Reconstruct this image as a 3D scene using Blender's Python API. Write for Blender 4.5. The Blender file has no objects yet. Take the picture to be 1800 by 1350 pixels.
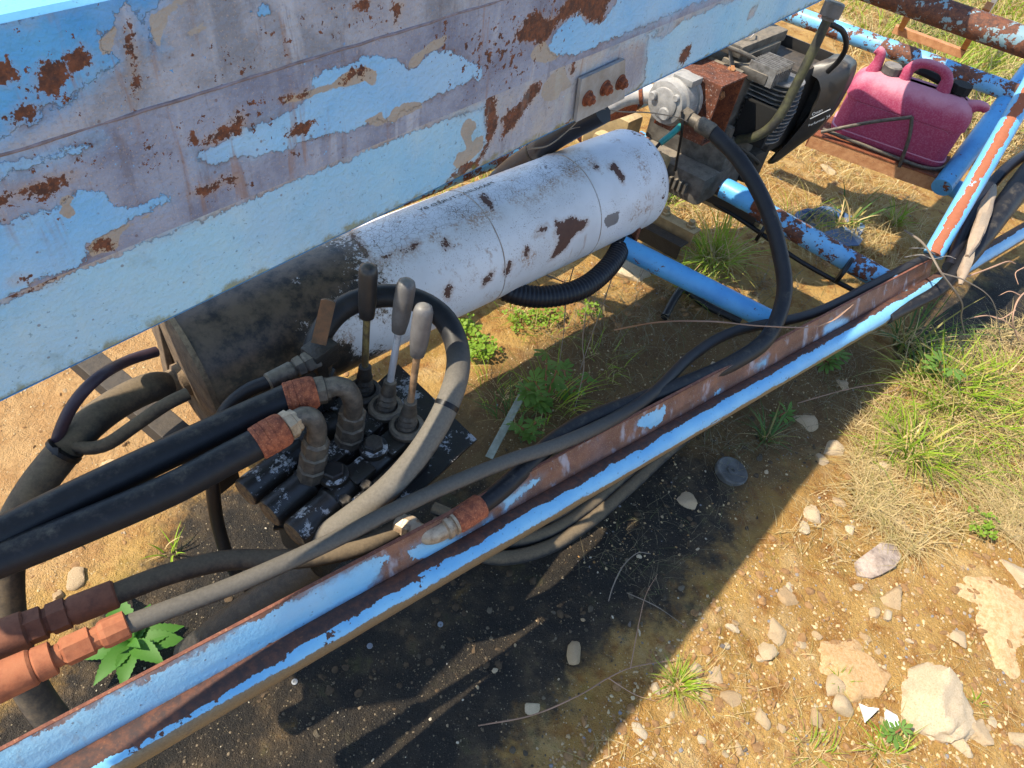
import bpy, bmesh, math, random
import numpy as np
from mathutils import Vector, Matrix

scene = bpy.context.scene
col = scene.collection
R_ = math.radians

# ------------------------------------------------------------------ camera
FPX, ROLL, PITCH, CAMH = 1248.0, R_(10.9), R_(48.6), 1.6
fw = np.array([0, math.cos(PITCH), -math.sin(PITCH)])
_r = np.array([1.0, 0, 0]); _u = np.cross(_r, fw)
cR = math.cos(ROLL) * _r + math.sin(ROLL) * _u          # image right
cD = -(math.cos(ROLL) * _u - math.sin(ROLL) * _r)       # image down
CAM = np.array([0, 0, CAMH])
cam = bpy.data.cameras.new('camera'); camo = bpy.data.objects.new('camera', cam); col.objects.link(camo)
cam.sensor_width = 36; cam.lens = FPX / 1800 * 36; cam.clip_start = 0.02; cam.clip_end = 500
camo.matrix_world = Matrix(((cR[0], -cD[0], -fw[0], 0), (cR[1], -cD[1], -fw[1], 0), (cR[2], -cD[2], -fw[2], CAMH), (0, 0, 0, 1)))
scene.camera = camo

# ------------------------------------------------------------------ sky, sun, exposure
SUN_AZ, SUN_EL = R_(72 + 180), R_(54)       # compass bearing the sun stands at (clockwise from +Y) and its height
world = bpy.data.worlds.new('World'); scene.world = world; world.use_nodes = True
nt = world.node_tree; bg = nt.nodes['Background']
sky = nt.nodes.new('ShaderNodeTexSky'); sky.sky_type = 'NISHITA'; sky.sun_disc = False
sky.sun_elevation = SUN_EL; sky.sun_rotation = SUN_AZ; sky.air_density = 1.0; sky.dust_density = 0.5; sky.ozone_density = 2.0
nt.links.new(sky.outputs[0], bg.inputs[0]); bg.inputs[1].default_value = 0.15
sl = bpy.data.lights.new('sun', 'SUN'); so = bpy.data.objects.new('sun', sl); col.objects.link(so)
sl.energy = 4.0; sl.angle = R_(0.53); sl.color = (1.0, 0.90, 0.73)
_sd = Vector((math.sin(SUN_AZ) * math.cos(SUN_EL), math.cos(SUN_AZ) * math.cos(SUN_EL), math.sin(SUN_EL)))
so.rotation_euler = _sd.to_track_quat('Z', 'Y').to_euler(); so.location = (-4, -1, 6)
scene.view_settings.view_transform = 'Standard'; scene.view_settings.look = 'None'
scene.view_settings.gamma = 1.0; scene.view_settings.use_curve_mapping = False
scene.view_settings.exposure = 1.22
scene.cycles.use_denoising = True
scene.cycles.max_bounces = 6; scene.cycles.adaptive_threshold = 0.02

# ------------------------------------------------------------------ helpers: points
def ray(x, y): return fw + cR * ((x - 900) / FPX) + cD * ((y - 675) / FPX)
def W(x, y, z=0.0):
    d = ray(x, y); return CAM + d * ((z - CAMH) / d[2])
def WD(x, y, dep): return CAM + ray(x, y) * dep
def WP(x, y, p0, n):
    d = ray(x, y); return CAM + d * (((p0 - CAM) @ n) / (d @ n))
def dirz(azdeg): a = R_(azdeg); return np.array([math.sin(a), math.cos(a), 0.0])
def unit(v): v = np.asarray(v, float); return v / np.linalg.norm(v)
Z = np.array([0, 0, 1.0])
def pts(*l): return [W(*p) for p in l]

# value noise for shapes
_rng = np.random.RandomState(7); _NT = _rng.rand(64, 64)
def vnoise(x, y, s):
    x = np.asarray(x) * s + 100; y = np.asarray(y) * s + 100
    i = np.floor(x).astype(int); j = np.floor(y).astype(int); a = x - i; b = y - j
    a = a * a * (3 - 2 * a); b = b * b * (3 - 2 * b)
    g = lambda p, q: _NT[p % 64, q % 64]
    return (g(i, j) * (1 - a) + g(i + 1, j) * a) * (1 - b) + (g(i, j + 1) * (1 - a) + g(i + 1, j + 1) * a) * b - 0.5

# ------------------------------------------------------------------ helpers: meshes and objects
class MB:
    def __init__(s): s.v = []; s.f = []; s.n = 0; s.uv = []
    def add(s, v, f, uv=None):
        v = np.asarray(v, float); s.v.append(v); s.f += [tuple(i + s.n for i in q) for q in f]; s.n += len(v)
        s.uv.append(np.zeros((len(v), 2)) if uv is None else np.asarray(uv, float)); return s
    def build(s, name, mat, root=None, smooth=True, attrs=None, sharp=35):
        V = np.concatenate(s.v) if s.v else np.zeros((0, 3)); o0 = origin(root)
        me = bpy.data.meshes.new(name); me.from_pydata((V - o0).tolist(), [], s.f)
        if mat: me.materials.append(mat)
        uvv = np.concatenate(s.uv)
        if uvv.any():
            l = me.uv_layers.new(name='UVMap'); li = np.empty(len(me.loops), int); me.loops.foreach_get('vertex_index', li)
            l.data.foreach_set('uv', uvv[li].ravel())
        for k, a in (attrs or {}).items():
            at = me.attributes.new(k, 'FLOAT', 'POINT'); at.data.foreach_set('value', np.asarray(a, np.float32))
        if smooth:
            me.polygons.foreach_set('use_smooth', [True] * len(me.polygons))
            if sharp and hasattr(me, 'set_sharp_from_angle'): me.set_sharp_from_angle(angle=R_(sharp))
        o = bpy.data.objects.new(name, me); col.objects.link(o)
        if root is not None: o.parent = root
        return o
def origin(root):
    p = np.zeros(3)
    while root is not None: p = p + np.array(root.location); root = root.parent
    return p
def tag(o, label, cat, group=None, kind=None):
    if label: o['label'] = label
    if cat: o['category'] = cat
    if group: o['group'] = group
    if kind: o['kind'] = kind
    return o
def thing(name, label, cat, loc, group=None):
    o = bpy.data.objects.new(name, None); col.objects.link(o); o.location = tuple(loc); o.empty_display_size = 0.05
    return tag(o, label, cat, group)

def frames(P):
    P = np.asarray(P, float); T = np.gradient(P, axis=0); T /= np.linalg.norm(T, axis=1)[:, None]
    n = np.cross(T[0], Z); n = n if np.linalg.norm(n) > 1e-3 else np.cross(T[0], [1.0, 0, 0]); n = unit(n); N = [n]
    for i in range(1, len(P)):
        n = N[-1] - T[i] * (N[-1] @ T[i]); N.append(unit(n))
    N = np.array(N); return T, N, np.cross(T, N)
def spline(C, per=8):
    C = [np.asarray(c, float) for c in C]
    if len(C) < 3: return np.linspace(C[0], C[-1], per + 1)
    C = [2 * C[0] - C[1]] + C + [2 * C[-1] - C[-2]]; out = []
    for i in range(1, len(C) - 2):
        p0, p1, p2, p3 = C[i - 1:i + 3]
        for t in np.linspace(0, 1, per, endpoint=False):
            out.append(0.5 * (2 * p1 + (p2 - p0) * t + (2 * p0 - 5 * p1 + 4 * p2 - p3) * t * t + (3 * p1 - p0 - 3 * p2 + p3) * t ** 3))
    out.append(C[-2]); return np.array(out)
def resample(P, step):
    d = np.r_[0, np.cumsum(np.linalg.norm(np.diff(P, axis=0), axis=1))]; n = max(2, int(d[-1] / step) + 1); t = np.linspace(0, d[-1], n)
    return np.stack([np.interp(t, d, P[:, k]) for k in range(3)], 1)
def tube(C, r, n=14, per=8, caps=True, raw=False, step=None, rfun=None, lump=0.0):
    P = np.asarray(C, float) if raw else spline(C, per)
    if step: P = resample(P, step)
    T, N, B = frames(P); m = len(P); L = np.r_[0, np.cumsum(np.linalg.norm(np.diff(P, axis=0), axis=1))]
    rr = np.interp(np.linspace(0, 1, m), np.linspace(0, 1, len(r)), r) if np.ndim(r) else np.full(m, r, float)
    if rfun is not None: rr = rr * rfun(L)
    a = np.linspace(0, 2 * np.pi, n, endpoint=False)
    ring = N[:, None] * np.cos(a)[None, :, None] + B[:, None] * np.sin(a)[None, :, None]
    k = rr[:, None] * np.ones((1, n))
    if lump: k = k * (1 + lump * vnoise(L[:, None] * np.ones((1, n)), a[None] * 0.6 + np.zeros((m, 1)), 18))
    V = (P[:, None] + ring * k[..., None]).reshape(-1, 3)
    uv = np.stack([np.repeat(a[None] * rr.mean(), m, 0).ravel(), np.repeat(L, n)], 1)
    F = [(i * n + j, i * n + (j + 1) % n, (i + 1) * n + (j + 1) % n, (i + 1) * n + j) for i in range(m - 1) for j in range(n)]
    if caps: F += [tuple(range(n))[::-1], tuple(range((m - 1) * n, m * n))]
    return V, F, uv
def lathe(p0, ax, prof, n=20, rot=0.0):
    """prof: (distance along axis, radius) from p0"""
    ax = unit(ax); x = np.cross(ax, Z); x = x if np.linalg.norm(x) > 0.05 else np.cross(ax, [1.0, 0, 0]); x = unit(x); y = np.cross(ax, x)
    a = np.linspace(0, 2 * np.pi, n, endpoint=False) + rot; ring = np.cos(a)[:, None] * x + np.sin(a)[:, None] * y
    V = np.concatenate([np.asarray(p0) + ax * t + ring * r for t, r in prof]); m = len(prof)
    F = [(i * n + j, i * n + (j + 1) % n, (i + 1) * n + (j + 1) % n, (i + 1) * n + j) for i in range(m - 1) for j in range(n)]
    F += [tuple(range(n))[::-1], tuple(range((m - 1) * n, m * n))]
    return V, F
def rod(p0, p1, r, n=14, ch=0.0):
    p0 = np.asarray(p0, float); p1 = np.asarray(p1, float); L = np.linalg.norm(p1 - p0)
    pr = [(0, r), (L, r)] if not ch else [(0, r - ch), (ch, r), (L - ch, r), (L, r - ch)]
    return lathe(p0, p1 - p0, pr, n)
def box(c, ax, ay, az, sx, sy, sz, bev=0.0):
    c = np.asarray(c, float); ax, ay, az = unit(ax), unit(ay), unit(az); bm = bmesh.new(); bmesh.ops.create_cube(bm, size=1)
    for v in bm.verts: v.co = (v.co.x * sx, v.co.y * sy, v.co.z * sz)
    if bev: bmesh.ops.bevel(bm, geom=bm.edges[:], offset=bev, segments=2, affect='EDGES', profile=0.6)
    bm.verts.index_update()
    V = np.array([c + ax * v.co.x + ay * v.co.y + az * v.co.z for v in bm.verts]); F = [tuple(v.index for v in f.verts) for f in bm.faces]
    bm.free(); return V, F
def beam(p0, p1, w, h, up=Z, bev=0.002):
    p0 = np.asarray(p0, float); p1 = np.asarray(p1, float); d = p1 - p0; a = unit(d); s = unit(np.cross(a, up)); u = np.cross(s, a)
    return box((p0 + p1) / 2, a, s, u, np.linalg.norm(d), w, h, bev)
def plate(poly, nrm, th, bev=0.0):
    """extrude a polygon (list of world points) along nrm by th"""
    P = np.asarray(poly, float); nrm = unit(nrm) * th; k = len(P); V = np.concatenate([P, P + nrm])
    F = [tuple(range(k))[::-1], tuple(range(k, 2 * k))] + [(i, (i + 1) % k, k + (i + 1) % k, k + i) for i in range(k)]
    return V, F
def grid(S, T, fn):
    m, n = len(S), len(T); ss, tt = np.meshgrid(S, T, indexing='ij'); V = fn(ss.ravel(), tt.ravel())
    F = [(i * n + j, (i + 1) * n + j, (i + 1) * n + j + 1, i * n + j + 1) for i in range(m - 1) for j in range(n - 1)]
    return V, F, ss.ravel(), tt.ravel()
def sdf(px, py, polys):
    """signed distance (positive inside) to the nearest of several polygons"""
    best = np.full(px.shape, -9.0)
    for P in polys:
        P = np.asarray(P, float); d = np.full(px.shape, 1e9); ins = np.zeros(px.shape, bool)
        for i in range(len(P)):
            a, b = P[i], P[(i + 1) % len(P)]; e = b - a; w0, w1 = px - a[0], py - a[1]
            t = np.clip((w0 * e[0] + w1 * e[1]) / (e @ e + 1e-12), 0, 1); d = np.minimum(d, (w0 - e[0] * t) ** 2 + (w1 - e[1] * t) ** 2)
            c = ((a[1] > py) != (b[1] > py)); 
            with np.errstate(divide='ignore', invalid='ignore'):
                ins ^= c & (px < (b[0] - a[0]) * (py - a[1]) / (b[1] - a[1] + 1e-15) + a[0])
        best = np.maximum(best, np.where(ins, 1, -1) * np.sqrt(d))
    return np.maximum(best, -0.2)

# ------------------------------------------------------------------ helpers: materials
def lin(c):
    f = lambda x: ((x / 255 + 0.055) / 1.055) ** 2.4 if x / 255 > 0.04045 else x / 255 / 12.92
    return (f(c[0]), f(c[1]), f(c[2]), 1)
class G:
    def __init__(s, name):
        s.m = bpy.data.materials.new(name); s.m.use_nodes = True; s.t = s.m.node_tree; s.b = s.t.nodes['Principled BSDF']; s._c = None
    def nd(s, t): return s.t.nodes.new('ShaderNode' + t)
    def set(s, sock, v):
        if hasattr(v, 'is_output') or isinstance(v, bpy.types.NodeSocket): s.t.links.new(v, sock)
        elif isinstance(v, (tuple, list)): sock.default_value = lin(v) if len(v) == 3 and sock.type == 'RGBA' else v
        else: sock.default_value = v
    def obj(s):
        if not s._c: s._c = s.nd('TexCoord').outputs['Object']
        return s._c
    def uv(s): return s.nd('TexCoord').outputs['UV']
    def map(s, v, scale=(1, 1, 1), rot=(0, 0, 0), loc=(0, 0, 0)):
        n = s.nd('Mapping'); s.set(n.inputs[0], v); n.inputs['Scale'].default_value = scale; n.inputs['Rotation'].default_value = rot; n.inputs['Location'].default_value = loc; return n.outputs[0]
    def noise(s, sc, det=4, ro=0.6, co=None, dist=0.0, color=False):
        n = s.nd('TexNoise'); s.set(n.inputs['Vector'], co or s.obj()); n.inputs['Scale'].default_value = sc; n.inputs['Detail'].default_value = det
        n.inputs['Roughness'].default_value = ro; n.inputs['Distortion'].default_value = dist; return n.outputs['Color' if color else 'Fac']
    def vor(s, sc, feat='F1', co=None, rand=1.0, out='Distance'):
        n = s.nd('TexVoronoi'); n.feature = feat; s.set(n.inputs['Vector'], co or s.obj()); n.inputs['Scale'].default_value = sc; n.inputs['Randomness'].default_value = rand; return n.outputs[out]
    def wave(s, sc, co, dirn='X', dist=0.0):
        n = s.nd('TexWave'); n.bands_direction = dirn; s.set(n.inputs['Vector'], co); n.inputs['Scale'].default_value = sc; n.inputs['Distortion'].default_value = dist; return n.outputs['Fac']
    def ss(s, x, a, b, lo=0.0, hi=1.0):
        n = s.nd('MapRange'); n.interpolation_type = 'SMOOTHSTEP'; s.set(n.inputs[0], x); n.inputs[1].default_value = a; n.inputs[2].default_value = b; n.inputs[3].default_value = lo; n.inputs[4].default_value = hi; return n.outputs[0]
    def ma(s, op, a, b=0.0, c=0.0, clamp=False):
        n = s.nd('Math'); n.operation = op; n.use_clamp = clamp; s.set(n.inputs[0], a); s.set(n.inputs[1], b); s.set(n.inputs[2], c); return n.outputs[0]
    def mix(s, f, a, b, mode='MIX'):
        n = s.nd('Mix'); n.data_type = 'RGBA'; n.blend_type = mode; s.set(n.inputs[0], f); s.set(n.inputs[6], a); s.set(n.inputs[7], b); return n.outputs[2]
    def at(s, name):
        n = s.nd('Attribute'); n.attribute_name = name; return n.outputs['Fac']
    def up(s):
        n = s.nd('SeparateXYZ'); s.set(n.inputs[0], s.nd('NewGeometry').outputs['Normal']); return n.outputs['Z']
    def xyz(s, v):
        n = s.nd('SeparateXYZ'); s.set(n.inputs[0], v); return n.outputs
    def rand(s): return s.nd('ObjectInfo').outputs['Random']
    def isl(s): return s.nd('NewGeometry').outputs['Random Per Island']
    def out(s, color, rough=0.6, metal=0.0, bump=None, bs=0.5, bd=0.002, spec=None, sub=None, trans=None):
        b = s.b; s.set(b.inputs['Base Color'], color); s.set(b.inputs['Roughness'], rough); s.set(b.inputs['Metallic'], metal)
        if spec is not None: s.set(b.inputs['Specular IOR Level'], spec)
        if bump is not None:
            n = s.nd('Bump'); n.inputs['Strength'].default_value = bs; n.inputs['Distance'].default_value = bd; s.set(n.inputs['Height'], bump); s.t.links.new(n.outputs[0], b.inputs['Normal'])
        if trans is not None:
            tr = s.nd('BsdfTranslucent'); s.set(tr.inputs[0], color); mx = s.nd('MixShader'); mx.inputs[0].default_value = trans
            o = s.t.nodes['Material Output']; s.t.links.new(b.outputs[0], mx.inputs[1]); s.t.links.new(tr.outputs[0], mx.inputs[2]); s.t.links.new(mx.outputs[0], o.inputs[0])
        return s.m
    # a mask from a traced distance (metres) with ragged edges
    def edge(s, d, a1=0.02, s1=45, a2=0.008, s2=220, soft=0.0006, off=0.0):
        j = s.ma('MULTIPLY', s.ma('SUBTRACT', s.noise(s1, 3), 0.5), a1); k = s.ma('MULTIPLY', s.ma('SUBTRACT', s.noise(s2, 4, 0.7), 0.5), a2)
        return s.ss(s.ma('ADD', s.ma('ADD', d, j), k), off - soft, off + soft)
def _jit(s, d, a1, s1, a2, s2):
    j = s.ma('MULTIPLY', s.ma('SUBTRACT', s.noise(s1, 3), 0.5), a1); k = s.ma('MULTIPLY', s.ma('SUBTRACT', s.noise(s2, 4, 0.7), 0.5), a2)
    return s.ma('ADD', s.ma('ADD', d, j), k)
G.jit = _jit
def rustcol(g, sc=60):
    c = g.mix(g.ss(g.noise(sc, 5, 0.7), 0.35, 0.65), (66, 42, 34), (108, 64, 42)); return g.mix(g.ss(g.noise(sc * 3, 4, 0.7), 0.55, 0.75), c, (138, 86, 52))

# ================================================================== materials
def m_boom(name, coat_a, coat_b, under_a, under_b, ragged=0.02, mossy=False, bd=0.0022):
    g = G(name); o = g.obj(); dj = g.jit(g.at('coat'), ragged, 40, 0.017, 150); cm0 = g.ss(dj, -0.0007, 0.0007); sf = g.ss(g.noise(4.5, 3), 0.42, 0.56); cm = g.ma('ADD', g.ma('MULTIPLY', cm0, g.ma('SUBTRACT', 1.0, sf)), g.ma('MULTIPLY', g.ss(dj, -0.016, 0.012), sf))
    rim = g.ma('MULTIPLY', g.ma('MULTIPLY', g.ss(dj, -0.0065, -0.0005), g.ma('SUBTRACT', 1.0, cm0)), g.ss(g.noise(28, 3), 0.42, 0.6))  # dark rim along paint edges: rust tint with edge shade painted in
    chip = g.ss(g.ma('ADD', g.noise(26, 5, 0.75), g.ma('MULTIPLY', g.noise(7, 2), 0.35)), 0.93, 0.935)
    cm = g.ma('MULTIPLY', cm, g.ma('SUBTRACT', 1.0, g.ma('MULTIPLY', chip, g.ss(g.at('dens'), 0.05, 0.4))))
    c = g.mix(g.ss(g.noise(6, 4, 0.6), 0.35, 0.68), coat_a, coat_b)
    c = g.mix(g.ma('MULTIPLY', g.ss(g.noise(3.2, 5, 0.65), 0.42, 0.66), 0.40), c, (168, 188, 202)); c = g.mix(g.ma('MULTIPLY', g.ss(g.noise(90, 3, 0.7), 0.60, 0.76), 0.35), c, (70, 100, 125))
    drip = g.ss(g.noise(1.0, 3, 0.55, g.map(o, (34, 34, 5))), 0.56, 0.72)
    u = g.mix(g.ss(g.noise(14, 5, 0.65), 0.36, 0.66), under_a, under_b); u = g.mix(g.ma('MULTIPLY', drip, 0.5), u, (178, 184, 194))
    u = g.mix(g.ma('MULTIPLY', g.ss(g.noise(5, 3), 0.55, 0.75), 0.45), u, (104, 101, 112))
    u = g.mix(g.ma('MULTIPLY', g.ss(g.noise(1.0, 4, 0.7, g.map(o, (60, 60, 9))), 0.58, 0.66), 0.35), u, (92, 88, 96)); u = g.mix(g.ma('MULTIPLY', g.ss(g.noise(230, 3, 0.7), 0.55, 0.7), 0.3), u, (84, 76, 78))
    u = g.mix(g.ma('MULTIPLY', g.ss(g.noise(480, 2, 0.7), 0.60, 0.68), 0.4), u, (186, 164, 140)); fleck = g.ss(g.noise(150, 3, 0.75), 0.665, 0.69); u = g.mix(g.ma('MULTIPLY', fleck, g.ss(g.noise(16, 2), 0.5, 0.62)), u, coat_a)
    c = g.mix(cm, u, c); c = g.mix(g.ma('MULTIPLY', rim, 0.5), c, (100, 82, 74))
    stk = g.ma('MULTIPLY', g.ss(g.noise(1.0, 3, 0.6, g.map(o, (75, 75, 7))), 0.56, 0.70), g.ss(g.ma('ADD', g.at('dens'), g.ma('MULTIPLY', g.noise(6, 2), 0.5)), 0.35, 0.8)); c = g.mix(g.ma('MULTIPLY', stk, 0.5), c, (132, 96, 70))
    bm = g.edge(g.at('beige'), 0.008, 60, 0.004, 260, 0.0006); c = g.mix(bm, c, g.mix(g.noise(30, 4), (160, 154, 144), (136, 130, 124)))
    # rust: traced patches and flecks where the traced density asks for them
    rj = g.ss(g.ma('ADD', g.at('rust'), g.ma('ADD', g.ma('MULTIPLY', g.ma('SUBTRACT', g.noise(70, 4, 0.7), 0.5), 0.034), g.ma('MULTIPLY', g.ma('SUBTRACT', g.noise(260, 4, 0.7), 0.5), 0.016))), -0.0008, 0.0012)
    sp = g.ss(g.ma('ADD', g.noise(105, 4, 0.7), g.ma('MULTIPLY', g.at('dens'), 0.17)), 0.735, 0.755)
    halo = g.ss(g.ma('ADD', g.at('rust'), g.ma('MULTIPLY', g.ma('SUBTRACT', g.noise(35, 4, 0.6), 0.5), 0.03)), -0.008, 0.010)
    c = g.mix(g.ma('MULTIPLY', halo, 0.5), c, (176, 142, 92))
    rm = g.ma('MAXIMUM', rj, sp); c = g.mix(rm, c, rustcol(g, 90))
    dots = g.ma('MULTIPLY', g.ss(g.vor(85), 0.16, 0.10), g.ss(g.noise(40, 2), 0.52, 0.6)); c = g.mix(g.ma('MULTIPLY', dots, 0.6), c, (92, 62, 44))
    if mossy:
        mo = g.ss(g.ma('ADD', g.at('low'), g.ma('MULTIPLY', g.ma('SUBTRACT', g.noise(45, 5, 0.7), 0.5), 0.05)), 0.008, -0.004)
        c = g.mix(g.ma('MULTIPLY', mo, 0.75), c, g.mix(g.noise(60, 2), (122, 128, 40), (96, 74, 40)))
        gr = g.ss(g.noise(9, 6, 0.75), 0.54, 0.72); c = g.mix(g.ma('MULTIPLY', gr, 0.34), c, (84, 112, 112)); wd = g.ss(g.noise(1.0, 4, 0.65, g.map(o, (40, 40, 7))), 0.5, 0.75); c = g.mix(g.ma('MULTIPLY', wd, 0.22), c, (176, 196, 196)); c = g.mix(g.ma('MULTIPLY', g.ss(g.noise(180, 3, 0.75), 0.64, 0.70), 0.55), c, (64, 92, 112))
    h = g.ma('ADD', cm0, g.noise(160, 2))
    ro = g.ma('ADD', g.ma('MULTIPLY', rm, 0.3), g.ma('ADD', 0.42, g.ma('MULTIPLY', g.noise(20, 4), 0.25)))
    return g.out(c, ro, 0.0, h, 0.8, bd)
M_up = m_boom('boom_upper_paint', (52, 136, 196), (84, 160, 208), (152, 157, 168), (116, 122, 133))
M_mid = m_boom('boom_side_paint', (104, 168, 216), (128, 182, 220), (136, 146, 166), (106, 115, 138))
M_band = m_boom('boom_flange_paint', (144, 190, 212), (122, 178, 212), (140, 147, 162), (162, 160, 158), 0.014, True)
def m_pipe(name, coat_a, coat_b, rust_amt=0.60, dens_attr=False, mud=False, under=None):
    g = G(name)
    n = g.ma('ADD', g.noise(16, 4, 0.7), g.ma('MULTIPLY', g.noise(75, 4, 0.75), 0.5))
    if dens_attr: n = g.ma('ADD', n, g.ma('MULTIPLY', g.at('dens'), 0.45))
    rm = g.ss(n, rust_amt + 0.25, rust_amt + 0.275)
    c = g.mix(g.ss(g.noise(9, 4), 0.35, 0.65), coat_a, coat_b); c = g.mix(g.ma('MULTIPLY', g.ss(g.noise(130, 3), 0.62, 0.72), 0.5), c, (60, 64, 60))
    ru = rustcol(g, 80) if under is None else g.mix(g.noise(60, 4, 0.7), under, rustcol(g, 60))
    c = g.mix(rm, c, ru)
    if mud:
        mm = g.ss(g.ma('ADD', g.at('mud'), g.ma('MULTIPLY', g.noise(120, 4, 0.75), 0.9)), 0.78, 0.95); c = g.mix(mm, c, g.mix(g.noise(300, 3), (134, 114, 84), (84, 70, 54)))
    return g.out(c, g.ma('ADD', 0.42, g.ma('MULTIPLY', rm, 0.35)), 0, g.noise(260, 3), 0.3, 0.0008)
M_pipe = m_pipe('blue_pipe_paint', (84, 156, 202), (68, 138, 190), 0.66)
M_pipe_r = m_pipe('rusting_pipe_paint', (112, 168, 200), (88, 150, 192), 0.50)
M_pipe_vr = m_pipe('rusted_pipe', (130, 150, 152), (112, 140, 150), 0.42)
M_strut = m_pipe('strut_paint', (104, 172, 214), (92, 160, 206), 0.62, True, under=(176, 98, 62))
M_rail = m_pipe('rail_paint', (100, 164, 204), (122, 180, 210), 0.62, True, True, under=(52, 42, 40))
def m_rust(name, a, b, c2, sc=60, paint=None, amt=0.62):
    g = G(name); c = g.mix(g.ss(g.noise(sc, 5, 0.72), 0.33, 0.67), a, b); c = g.mix(g.ss(g.noise(sc * 4, 4, 0.7), 0.56, 0.72), c, c2)
    h = g.noise(sc * 5, 4, 0.7)
    if paint:
        n = g.ma('ADD', g.noise(18, 4, 0.7), g.ma('MULTIPLY', g.noise(80, 4, 0.75), 0.4)); pm = g.ss(n, amt + 0.2, amt + 0.22); c = g.mix(pm, c, paint); h = g.ma('ADD', h, pm)
    return g.out(c, 0.88, 0, h, 0.9, 0.0016)
M_flange = m_rust('flange_rust', (104, 64, 50), (132, 82, 62), (156, 116, 84), 45, (122, 172, 184), 0.68)
M_rust = m_rust('rust_brown', (84, 44, 28), (128, 68, 38), (166, 96, 50))
M_rust_o = m_rust('rust_orange', (116, 58, 38), (172, 96, 60), (192, 126, 92), 90)
M_rust_p = m_rust('rust_pitted_box', (70, 40, 30), (112, 62, 38), (150, 150, 148), 40)
M_rust_y = m_rust('rust_tan_square_tube', (150, 100, 62), (176, 128, 86), (110, 70, 46), 40, (150, 168, 172), 0.75)
def m_rubber(name, base=(24, 24, 27), dust=0.5, dcol=(128, 118, 100), weave=True, rough=0.5, attr=None):
    g = G(name); uv = g.uv(); n = g.noise(30, 5, 0.65)
    dm = g.ma('MULTIPLY', g.ss(g.ma('ADD', g.ma('MULTIPLY', g.up(), 0.55), g.ma('ADD', g.ma('MULTIPLY', n, 0.75), g.ma('MULTIPLY', g.noise(170, 4, 0.75), 0.35))), 1.25 - dust, 1.75 - dust), g.at(attr) if attr else 0.92)
    c = g.mix(g.noise(60, 3), base, tuple(min(255, int(x * 1.5 + 6)) for x in base)); c = g.mix(dm, c, g.mix(g.noise(200, 3), dcol, tuple(int(x * 0.72) for x in dcol)))
    h = g.noise(220, 4, 0.7)
    if weave:
        a = g.wave(95, g.map(uv, rot=(0, 0, 0.9))); b = g.wave(95, g.map(uv, rot=(0, 0, -0.9))); h = g.ma('ADD', h, g.ma('MULTIPLY', g.ma('MAXIMUM', a, b), 0.5))
    return g.out(c, g.ma('ADD', rough, g.ma('MULTIPLY', dm, 0.4)), 0, h, 0.22, 0.0006, 0.3)
M_rub = m_rubber('hose_black', (18, 18, 20), dust=0.22)
M_rub_s = m_rubber('hose_black_smooth', (20, 20, 24), 0.12, weave=False, rough=0.36)
M_rub_d = m_rubber('hose_dusty', (46, 44, 42), 0.85, (136, 127, 112), weave=False, rough=0.7)
M_loop = m_rubber('hose_half_dusty', (22, 22, 24), 1.0, (116, 109, 98), weave=False, rough=0.5, attr='dustk')
M_rub_m = m_rubber('hose_muddy', (34, 33, 32), 0.66, (124, 108, 86), weave=False, rough=0.7)
M_rub_t = m_rubber('hose_thin_purple', (40, 30, 36), 0.2, (90, 80, 76), weave=True)
M_rib = m_rubber('corrugated_black', (16, 16, 20), 0.15, weave=False, rough=0.4)
M_wrap = m_rubber('torn_wrap_tan', (120, 104, 88), 0.5, (158, 144, 126), weave=False, rough=0.85)
M_tie = m_rubber('cable_tie_black', (12, 12, 13), 0.0, weave=False, rough=0.45)
def m_flat(name, a, b, rough=0.6, sc=40, metal=0.0, bump=0.3, dust=None, bd=0.001):
    g = G(name); c = g.mix(g.ss(g.noise(sc, 5, 0.65), 0.3, 0.7), a, b)
    if dust:
        dm = g.ss(g.ma('ADD', g.ma('MULTIPLY', g.up(), 0.6), g.noise(70, 5, 0.7)), 0.75, 1.25); c = g.mix(dm, c, dust)
    return g.out(c, rough, metal, g.noise(sc * 5, 4, 0.7), bump, bd)
M_coup = m_flat('coupling_orange_rust', (122, 66, 40), (156, 90, 56), 0.85, 45, 0, 0.6, (156, 96, 62))
M_coup_d = m_flat('coupling_dark_rust', (86, 50, 36), (112, 66, 44), 0.8, 55, 0, 0.45, (128, 80, 56))
M_fit = m_flat('fitting_grimy_metal', (92, 84, 74), (58, 53, 48), 0.6, 60, 0.35, 0.4, (126, 114, 96))
M_fit_l = m_flat('fitting_pale_plated', (170, 150, 122), (120, 96, 72), 0.5, 60, 0.2, 0.4, (190, 168, 140))
M_alu = m_flat('cast_aluminium', (140, 138, 136), (112, 110, 108), 0.6, 40, 0.1, 0.5, (158, 154, 148))
M_eng = m_flat('engine_grey_grime', (96, 92, 86), (58, 54, 50), 0.65, 30, 0.1, 0.5, (128, 118, 104))
M_eng_d = m_flat('engine_black_grime', (26, 25, 25), (42, 40, 38), 0.6, 30, 0.0, 0.5, (78, 70, 60))
M_fin = m_flat('cooling_fin', (136, 134, 132), (92, 90, 88), 0.5, 50, 0.4, 0.3)
M_shroud = m_flat('engine_shroud_paint', (34, 34, 36), (46, 44, 42), 0.42, 20, 0.0, 0.15, (92, 84, 74))
M_khaki = m_flat('khaki_mount', (142, 122, 84), (112, 96, 68), 0.7, 30, 0.0, 0.4, (176, 152, 110))
M_pad = m_flat('black_foam_pad', (10, 10, 10), (18, 17, 16), 0.95, 200, 0, 0.8)
M_black = m_flat('black_grease', (20, 19, 18), (36, 33, 30), 0.55, 35, 0, 0.9, (62, 54, 44), 0.002)
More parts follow.
